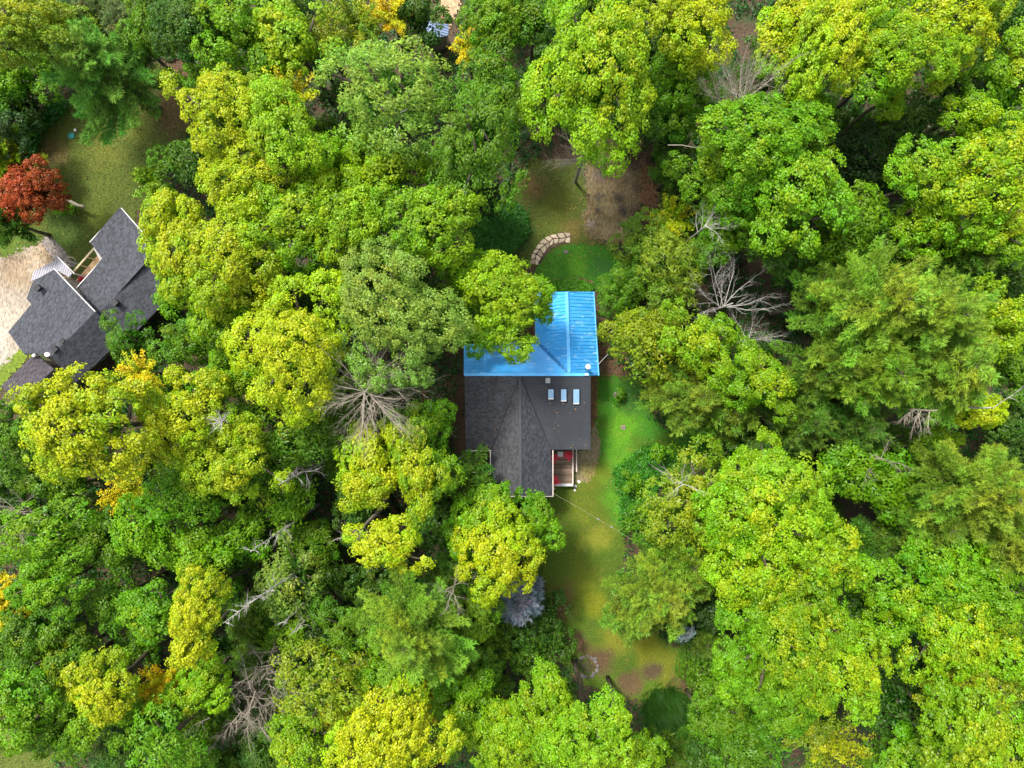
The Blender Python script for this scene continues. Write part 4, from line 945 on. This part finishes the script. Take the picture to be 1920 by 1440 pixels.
(1250, 560, 55, c_, 'C', .05, 'lower cedar crown under the rounded cedar', 8),
(1186, 620, 54, l, 'OL', .15, 'olive green tree close to the blue roof', 9),
(1240, 650, 62, l, 'OL', .15, 'olive green tree second from the blue roof', 10),
(1320, 640, 62, b, 'M', .28, 'yellow green tree below the white bare tree', 13),
(1300, 742, 76, p_, 'PL', .12, 'bright feathery conifer right of the lush lawn', 11),
(1240, 722, 38, p_, 'PL', .05, 'small bright conifer at the edge of the lush lawn', 7),
(1420, 720, 60, b, 'M', .22, 'yellow green tree right of the bright feathery conifer', 13),
(1360, 770, 55, p_, 'P', 0, 'green conifer between bright conifer and dark wood', 10),
(1260, 410, 48, s_, 'ML', .30, 'yellow green sapling above the rounded cedar', 8),
(1370, 410, 55, b, 'G', .10, 'green tree behind the yellow green sapling', 10),
(1345, 460, 40, b, 'GD', .1, 'green tree left of the white bare tree', 9),
(1260, 320, 40, p_, 'PD', 0, 'dark conifer beside the driveway', 7),
(1238, 846, 22, u, 'G', .05, 'leafy shrub at the right edge of the lush lawn', 3),
(1350, 872, 26, u, 'OL', .15, 'olive shrub behind the lush lawn', 3),
(1400, 830, 52, b, 'D', 0, 'dark tree in the hollow above the small bright maple', 8),
(1162, 742, 11, u, 'GD', 0, 'single small clipped bush on the lush lawn', 1.2),
# top right
(1480, 55, 70, b, 'ML', .35, 'yellow green maple at the top edge above the bare twiggy tree'),
(1565, 75, 82, b, 'ML', .42, 'yellowest maple in the top right wood'),
(1640, 40, 68, b, 'M', .22, 'green yellow maple at the top edge'),
(1675, 110, 80, b, 'M', .22, 'maple with drooping boughs over the top right gap'),
(1770, 60, 92, b, 'ML', .28, 'tall bright maple near the top right corner'),
(1665, 185, 36, b, 'M', .15, 'low bright bough tree hanging in the top right gap', 12),
(1500, 130, 62, b, 'M', .25, 'bright maple right of the bare twiggy tree'),
(1895, 155, 72, b, 'M', .25, 'yellow green tree at the right edge near the top'),
(1825, 215, 42, b, 'M', .22, 'bright tree leaning left of the right edge tree', 13),
(1885, 40, 60, b, 'D', 0, 'dark tree in the top right corner', 10),
(1612, 295, 55, l, 'DD', 0, 'dark tree in the upper right hollow', 9),
(1705, 245, 58, l, 'D', 0, 'shaded soft tree under the drooping maple', 9),
(1790, 165, 60, l, 'D', 0, 'dark blue green tree in the top right hollow', 9),
(1832, 340, 98, b, 'M', .38, 'broad yellowing maple at the right edge'),
(1730, 330, 62, b, 'M', .20, 'green yellow maple left of the broad yellowing one', 15),
(1740, 420, 60, b, 'M', .20, 'green maple below the broad yellowing one', 13),
(1880, 430, 60, b, 'M', .35, 'yellow tipped tree at the right edge below the broad maple', 14),
(1420, 260, 92, b, 'G', .22, 'bright green maple below the bare twiggy tree'),
(1490, 215, 55, b, 'G', .20, 'green tree right of the bare twiggy tree', 13),
(1340, 310, 60, b, 'G', .10, 'green tree right of the driveway', 12),
(1490, 360, 100, b, 'G', .18, 'broad green maple in the upper right wood'),
(1400, 365, 62, b, 'G', .10, 'green maple left of the broad green one', 13),
(1590, 400, 62, l, 'G', .10, 'loose green tree right of the broad green maple', 13),
(1460, 460, 52, p_, 'PD', 0, 'dark feathery conifer above the white bare tree', 11),
(1555, 470, 60, l, 'GD', .05, 'shaded loose tree above the large conifers', 11),
(1680, 460, 58, b, 'GD', 0, 'dark green tree above the large conifers', 11),
(1810, 490, 52, p_, 'PD', 0, 'dark conifer below the yellowing maple', 12),
(1885, 500, 48, l, 'D', 0, 'dark tree at the right edge above the conifers', 9),
# right conifers
(1640, 575, 118, p_, 'PL', .12, 'large conifer, upper left of the right hand group', 19),
(1745, 600, 105, p_, 'PL', .10, 'large conifer, upper right of the right hand group', 19),
(1555, 560, 58, p_, 'P', .05, 'smaller conifer left of the large conifer group', 14),
(1640, 700, 92, p_, 'P', .08, 'conifer in the middle of the right hand group', 17),
(1770, 690, 95, p_, 'PL', .20, 'yellow green conifer, lower right of the right hand group', 18),
(1560, 690, 72, p_, 'P', .05, 'conifer left of the middle of the right hand group', 15),
(1880, 600, 62, b, 'M', .20, 'yellow green tree at the right edge beside the conifers', 14),
(1895, 690, 48, b, 'GD', .05, 'green tree at the right edge below the conifers', 11),
(1500, 790, 72, p_, 'PD', 0, 'dark conifer behind the small bright maple', 12),
(1600, 800, 68, p_, 'PD', 0, 'dark conifer below the right hand group', 13),
(1830, 765, 46, b, 'ML', .25, 'small yellow green tree beside the broken pale limb', 14),
(1765, 820, 30, b, 'M', .15, 'little bright tree below the conifer twigs', 11),
(1890, 790, 52, b, 'D', 0, 'dark tree at the right edge behind the broken limb', 9),
(1590, 870, 62, l, 'G', .10, 'green open tree right of the small bright maple', 12),
(1660, 905, 68, l, 'G', .12, 'bright green open tree under the curling bare branch', 12),
(1720, 850, 50, b, 'GD', 0, 'mid green tree under the grey twig bundle', 10),
(1830, 920, 115, p_, 'PL', .12, 'large olive conifer at the right edge', 18),
(1880, 1020, 78, p_, 'PL', .10, 'olive conifer at the right edge, lower one', 16),
(1740, 980, 75, p_, 'P', .05, 'olive conifer left of the large right edge one', 14),
(1640, 1020, 55, p_, 'PD', 0, 'dark conifer right of the great maple', 10),
]
for t in T:
    h = t[7] if len(t) > 7 else None
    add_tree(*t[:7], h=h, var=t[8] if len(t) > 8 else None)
# tall ornamental grass
def reeds():
    rs = np.random.RandomState(8); poly = px_poly([(1205, 1320), (1230, 1295), (1290, 1290), (1335, 1315), (1350, 1360), (1320, 1390), (1260, 1385), (1215, 1360)]); cs = []
    x0, x1, y0, y1 = min(p[0] for p in poly), max(p[0] for p in poly), min(p[1] for p in poly), max(p[1] for p in poly)
    while len(cs) < 150:
        x, y = rs.uniform(x0, x1), rs.uniform(y0, y1)
        if inside(poly, x + rs.normal(0, .35), y + rs.normal(0, .35)): cs.append((x, y, 0))
    k = 110; cs = np.array(cs); n = len(cs) * k; c = np.repeat(cs, k, 0); a = rs.uniform(0, 6.28, n); r = np.abs(rs.normal(0, .5, n)); h = np.repeat(rs.uniform(.6, 1.5, len(cs)), k) * rs.uniform(.5, 1.1, n)
    base = c + np.c_[np.cos(a) * r * .35, np.sin(a) * r * .35, np.zeros(n)]; tip = c + np.c_[np.cos(a) * r * 1.5 + .25, np.sin(a) * r * 1.5 - .35, h]; w = np.c_[-np.sin(a), np.cos(a), np.zeros(n)] * .028
    V = np.stack([base - w, base + w, tip], 1)
    o = link('reed_grass', quads_mesh('reed_grass', V, 3, np.c_[rs.random_sample(n), rs.random_sample(n) * .6, np.repeat(rs.random_sample(len(cs)), k), np.ones(n)], M_LEAF)); o.color = (.050, .13, .015, 0); tag(o, 'dark tall grass bed at the bottom end of the lawn', 'grass', kind='stuff')
reeds()
def ground_plants(name, poly_px, n, size, col, label, hmax=.35, avoid=True, seed=1):
    rs = np.random.RandomState(seed); poly = px_poly(poly_px); cl = [px_poly(c) for c in CLEAR] if avoid else []; pts = []
    x0, x1, y0, y1 = min(p[0] for p in poly), max(p[0] for p in poly), min(p[1] for p in poly), max(p[1] for p in poly)
    while len(pts) < n:
        x, y = rs.uniform(x0, x1), rs.uniform(y0, y1)
        if not inside(poly, x, y) or (avoid and noise.noise((x * .22, y * .22, 7)) < -.28) or any(inside(c, x, y) for c in cl): continue
        pts.append((x, y, 0))
    pts = np.array(pts); k = 6; c = np.repeat(pts, k, 0) + np.c_[rs.normal(0, size * .8, (n * k, 2)), rs.uniform(.04, hmax, n * k)]; m = len(c)
    V = kites(rs, c, unit(np.array([0, 0, .9]) + rs.normal(0, .4, (m, 3))), size * rs.uniform(.7, 1.4, m), size * .7 * rs.uniform(.7, 1.3, m))
    o = link(name, quads_mesh(name, V, 4, np.c_[rs.random_sample(m), np.zeros(m), np.repeat(rs.random_sample(n), k), np.ones(m)], M_LEAF)); o.color = (*col, 0); return tag(o, label, 'plants', kind='stuff')
ground_plants('ground_cover', [(-60, -60), (1980, -60), (1980, 1500), (-60, 1500)], 26000, .24, (.035, .095, .012), 'low green leaves covering the floor of the wood', .5)
ground_plants('hedge_plants', [(888, 400), (905, 385), (960, 380), (985, 400), (990, 440), (960, 475), (900, 475), (885, 450)], 3000, .19, (.055, .150, .012), 'dark dense ground cover between the pale oak and the flagstone path', .9, False, 5)
ground_plants('ground_cover', [(1012, 533), (1050, 528), (1085, 524), (1112, 534), (1108, 546), (1010, 548)], 520, .16, (.13, .26, .010), 'narrow bed of leafy plants along the end of the blue roof', .45, False, 6)
ground_plants('ground_cover', [(40, 240), (110, 185), (135, 200), (80, 250), (60, 300), (80, 350), (60, 355), (35, 290)], 420, .28, (.045, .14, .012), 'large leaved creeper along the upper left lawn edge', .6, False, 7)
ground_plants('ground_cover', [(1150, 880), (1215, 830), (1260, 850), (1230, 920), (1200, 990), (1165, 1000), (1160, 930)], 900, .18, (.075, .20, .012), 'weedy leaves creeping over the right edge of the lush lawn', .5, False, 8)

# understorey between the tall crowns
UNSEEN = {128, 1, 3, 132, 133, 6, 137, 10, 14, 142, 143, 18, 23, 24, 152, 153, 28, 30, 32, 33, 35, 163, 37, 40, 41, 170, 43, 44, 45, 46, 173, 48, 175, 52, 180, 182, 58, 191, 64, 66, 196, 70, 71, 199, 201, 198, 203, 204, 205, 78, 206, 208, 209, 82, 210, 80, 213, 87, 97, 106, 110, 116, 121, 124, 126, 127}
UNDPOS = {}
USED = set(); NT = len(T)
def under_label(x, y, kind):
    w = {b: 'low tree', l: 'low open tree', u: 'low shrub', p_: 'low conifer'}[kind]
    order = sorted(range(NT), key=lambda i: math.hypot(PLACED[i][0] - x, PLACED[i][1] - y) - .5 * PLACED[i][2])
    for i in order:
        X, Y, R, h = PLACED[i]; lb = T[i][6]
        if len(lb.split()) > 10: continue
        k = CAM_H / (CAM_H - .6 * h); dx, dy = x - X * k, y - Y * k
        side = ('right of' if dx > 0 else 'left of') if abs(dx) > abs(dy) else ('above' if dy > 0 else 'below'); s = f'{w} {side} the {lb}'
        if s not in USED: USED.add(s); return s
q = random.Random(21); clear_w = [px_poly(c) for c in CLEAR + [[(1540, 130), (1640, 110), (1660, 170), (1600, 230), (1550, 230)]]]; und = []; tries = 0
while len(und) < 215 and tries < 9000:
    tries += 1; px, py = q.uniform(-60, 1980), q.uniform(-60, 1500); p = P(px, py); r = q.uniform(1.3, 2.5)
    if any(inside(c, p.x + dx * r * .9, p.y + dy * r * .9) for c in clear_w for dx, dy in ((0, 0), (1, 0), (-1, 0), (0, 1), (0, -1))): continue
    if any(math.hypot(p.x - x, p.y - y) < (r + rr) * .62 for x, y, rr in und): continue
    if any(math.hypot(p.x - x, p.y - y) < .45 for x, y, R, h in PLACED[:NT]): continue
    und.append((p.x, p.y, r))
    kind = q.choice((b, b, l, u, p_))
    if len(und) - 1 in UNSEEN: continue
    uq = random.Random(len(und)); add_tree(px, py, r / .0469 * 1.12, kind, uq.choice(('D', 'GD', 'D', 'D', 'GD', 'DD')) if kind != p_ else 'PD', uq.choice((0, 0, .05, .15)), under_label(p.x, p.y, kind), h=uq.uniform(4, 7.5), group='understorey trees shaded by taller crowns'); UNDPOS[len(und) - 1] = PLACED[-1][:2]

# ------------------------------------------------------------------ bare and dead trees
def twig_fan(m, p, d, l, r, depth, rs, spread=.45, sides=4):
    pts = [p]; dd = d.copy(); k = 4
    for i in range(k):
        dd = (dd + Vector((rs.gauss(0, .19), rs.gauss(0, .19), rs.gauss(.02, .10)))).normalized(); pts.append(pts[-1] + dd * l / k)
    m.tube(pts, [r * (1 - .75 * i / k) for i in range(k + 1)], sides if depth > 1 else 3, rs.random(), cap=False)
    if depth > 0:
        for i in range(1, k + 1):
            for _ in range(2 if i < k else 2):
                e = (dd + Vector((rs.gauss(0, spread), rs.gauss(0, spread), rs.gauss(.1, spread * .7)))).normalized(); twig_fan(m, pts[i], e, l * rs.uniform(.32, .55), r * (1 - .7 * i / k) * .62, depth - 1, rs, spread)
def dead_tree(px, py, rpx, h, label, nl=9, mat='deadwood', up=.5, depth=2, lean=(0, 0), zf=.45, r0=.16, arc=None, spread=.42, name='bare_tree', stools=0.0):
    rs = random.Random(int(px + py * 3)); z0 = h * zf; p = P(px, py, z0); R = rpx * .75 * (CAM_H - h * .8) / 960
    root = empty(name, (p.x, p.y, 0), label, 'dead tree')
    m = MB(); m.tube([(-lean[0] * z0, -lean[1] * z0, -.1), (-.3 * lean[0] * z0, -.4 * lean[1] * z0, z0 * .55), (0, 0, z0), (.05, .05, z0 + (h - z0) * .35)], [r0 * 1.3, r0, r0 * .8, r0 * .4], 8); m.build('trunk', M[mat], root, True)
    for k in range(nl):
        a = 2 * math.pi * k / nl + rs.uniform(-.3, .3) if arc is None else R_(arc[0] + (arc[1] - arc[0]) * (k + rs.random()) / nl)
        m = MB(); st = Vector((rs.gauss(0, .5) * stools * R, rs.gauss(0, .5) * stools * R, z0 * rs.uniform(.82, 1.08))); e = up * rs.uniform(.5, 1.5); d = Vector((math.cos(a), math.sin(a), e)).normalized(); ln = R * rs.uniform(.7, 1.05) / max(.5, math.hypot(d.x, d.y)) * .95
        twig_fan(m, st, d, ln, r0 * .42, depth, rs, spread); m.build('limb', M[mat], root)
    return root
dead_tree(690, 735, 100, 16.5, 'wide spreading bare brown tree above the yellow star shaped maple', 42, 'browntwig', .22, 2, r0=.08, zf=.88, spread=.3)
dead_tree(1358, 575, 92, 13, 'white bare tree with long forked limbs right of the cedar', 9, 'deadwood', .55, 2, arc=(-15, 190), zf=.6, r0=.11, spread=.36)
dead_tree(1400, 640, 70, 10, 'grey white bare tree below the white forked one', 7, 'deadwood', .35, 2, arc=(-60, 120), zf=.6, r0=.12)
dead_tree(1385, 200, 85, 17, 'brown grey bare twiggy tree in the upper right wood', 22, 'browntwig', .5, 2, arc=(25, 165), zf=.85, r0=.10, spread=.28)
dead_tree(470, 1330, 66, 12, 'tangled brown bare brush at the bottom left', 24, 'browntwig', .3, 2, zf=.7, r0=.10, spread=.5, name='bare_brush', stools=.7)
dead_tree(500, 1260, 52, 11, 'upper tangle of bare brown twigs left of the olive tree', 20, 'browntwig', .35, 2, zf=.7, r0=.08, spread=.5, name='bare_brush', stools=.7)
dead_tree(1095, 290, 66, 8, 'bare drooping boughs beside the head of the driveway', 9, 'browntwig', .1, 2, arc=(130, 260), zf=.9, r0=.10)
dead_tree(1318, 428, 52, 12, 'small pale bare tree above the cedar', 8, 'deadwood', .4, 2, zf=.8, arc=(-30, 110), r0=.07)
dead_tree(1745, 770, 42, 17.5, 'grey twig bundle on top of the right hand conifers', 8, 'browntwig', .2, 2, zf=.9, r0=.08, arc=(180, 320))
dead_tree(35, 965, 66, 12, 'brown bare twigs in the gap at the left edge', 12, 'browntwig', .3, 2, r0=.1, zf=.75)
dead_tree(1645, 860, 45, 14, 'curling bare branch above the bright green open tree', 5, 'browntwig', .2, 2, zf=.85, r0=.07)
dead_tree(795, 812, 52, 13, 'thin bare tree between star shaped maple and house', 7, 'deadwood', .5, 2, r0=.07, arc=(0, 200), zf=.7)
dead_tree(740, 205, 45, 17.2, 'bare forked limbs showing through the top of the pale oak', 6, 'deadwood', .35, 1, zf=.9, r0=.07)
dead_tree(1845, 765, 62, 17, 'broken pale limb reaching out at the right edge', 3, 'deadwood', .2, 1, zf=.9, r0=.08, arc=(15, 40))
dead_tree(1275, 905, 45, 13.2, 'fine pale bare twigs on top of the olive yellow tree', 8, 'deadwood', .4, 1, zf=.9, r0=.06)
dead_tree(850, 1105, 45, 15, 'small grey bare top beside the large pale conifer', 8, 'browntwig', .3, 2, r0=.07, zf=.85)
def snag(bx, by, tx, ty, h, label, r=.14, whisk=26, wl=1.6, mat='deadwood', start=.35, curve=0):
    """standing dead trunk: foot at ground pixel b, tip at height h on pixel t"""
    rs = random.Random(int(bx + ty)); A = P(bx, by, 0); Bt = P(tx, ty, h); root = empty('dead_trunk', (A.x, A.y, 0), label, 'dead tree'); v = Bt - A; sdv = Vector((-v.y, v.x, 0)).normalized() if math.hypot(v.x, v.y) > .1 else Vector((1, 0, 0))
    pts = [v * (i / 8) + sdv * (curve * math.sin(math.pi * i / 8) + rs.uniform(-.05, .05)) for i in range(9)]; m = MB(); m.tube(pts, [r * (1.15 - 1.0 * i / 8) for i in range(9)], 7); m.build('trunk', M[mat], root, True)
    for g in range(3):
        m = MB()
        for k in range(whisk // 3):
            t = rs.uniform(start + (1 - start) * g / 3, start + (1 - start) * (g + 1) / 3); a = rs.uniform(0, 6.28); i = min(7, int(t * 8)); p = pts[i].lerp(pts[i + 1], t * 8 - i)
            d = Vector((math.cos(a), math.sin(a), rs.uniform(.0, .6))).normalized(); twig_fan(m, p, d, wl * rs.uniform(.4, 1.0) * (1.15 - .6 * t), .03, 1, rs, .35)
        m.build('branches', M[mat], root)
snag(640, 848, 522, 908, 15, 'white dead trunk with bare side branches left of the star shaped maple', .17)
snag(600, 945, 470, 1035, 15.5, 'long grey dead trunk below the white one', .13, 24, 1.3)
snag(728, 925, 648, 1008, 12.5, 'thick curved bare trunk below the star shaped maple', .26, 18, 2.2, 'browntwig', .7, .5)
snag(632, 1018, 418, 1168, 17.5, 'longest leaning dead spar in the lower left wood', .12, 34, 1.4, 'deadwood', .4)
snag(620, 1092, 530, 1168, 12, 'upper one of two parallel dead spars', .11, 22, 1.0)
snag(622, 1108, 545, 1192, 12, 'lower one of two parallel dead spars', .11, 22, 1.0)
snag(437, 1345, 388, 1415, 11, 'reddish broken dead trunk beside the brown brush', .16, 9, .9, 'browntwig', .5)
snag(1572, 197, 1640, 140, 12, 'bare brown trunk leaning in the dark upper right gap', .24, 0, 1, 'bark')
snag(442, 777, 412, 792, 17.5, 'grey broken top between the two yellow maples', .14, 15, 1.6, 'deadwood', .8)
def log(ax, ay, bx, by, r, label, z=.2, mat='deadwood'):
    A, B = P(ax, ay, z), P(bx, by, z); m = MB(); m.tube([A, A.lerp(B, .35) + Vector((.05, .04, .03)), A.lerp(B, .7) - Vector((.04, .05, 0)), B], [r, r * .95, r * .8, r * .6], 8); tag(m.build('log', M[mat]), label, 'log')
log(120, 376, 158, 387, .16, 'grey log lying in the small shrub on the neighbour lawn', 1.2, 'browntwig')
log(1252, 272, 1322, 276, .035, 'thin bare branch lying on the leaves right of the driveway', 12.4, 'browntwig')
log(850, 866, 884, 846, .09, 'pale fallen branch under the west eave of the house', 3.2)

# fallen leaves on lawns, drive and roofs
def litter():
    rs = np.random.RandomState(77); P0 = []
    for nm, poly, V, COL in SHEETS:
        k = {'lawn': 900, 'gravel_driveway': 900, 'mossy_yard': 700, 'neighbour_lawn': 700, 'leaf_litter': 500, 'front_lawn': 60, 'dirt_clearing': 350, 'flower_bed': 200, 'gravel_path': 90}.get(nm, 0)
        if k: V = np.array(V); P0.append(V[rs.randint(0, len(V), k)] + np.c_[rs.uniform(-.1, .1, (k, 2)), rs.uniform(.05, .10, k)])
    for k in range(70):
        x, y = rs.uniform(880, 1100), 705 + 136 * rs.uniform(0, 1) ** .6
        if x < 922 + (843 - y) * .38 or x > 1034 - (843 - y) * .36: P0.append(np.array([tuple(P(x, y, roofz(y) + .07))]))
    P0 = np.concatenate(P0); n = len(P0); V = kites(rs, P0, unit(np.array([0, 0, 1.0]) + rs.normal(0, .3, (n, 3))), rs.uniform(.07, .15, n), rs.uniform(.05, .10, n))
    pal = np.array([(.20, .10, .04), (.26, .20, .04), (.12, .06, .035), (.30, .16, .06)])[rs.randint(0, 4, n)]
    tag(link('fallen_leaves', quads_mesh('fallen_leaves', V, 4, np.c_[pal * rs.uniform(.6, 1.3, (n, 1)), np.ones(n)], M_GRASS)), 'brown and yellow fallen leaves strewn over lawns, drive and black roof', 'leaves', kind='stuff')
litter()
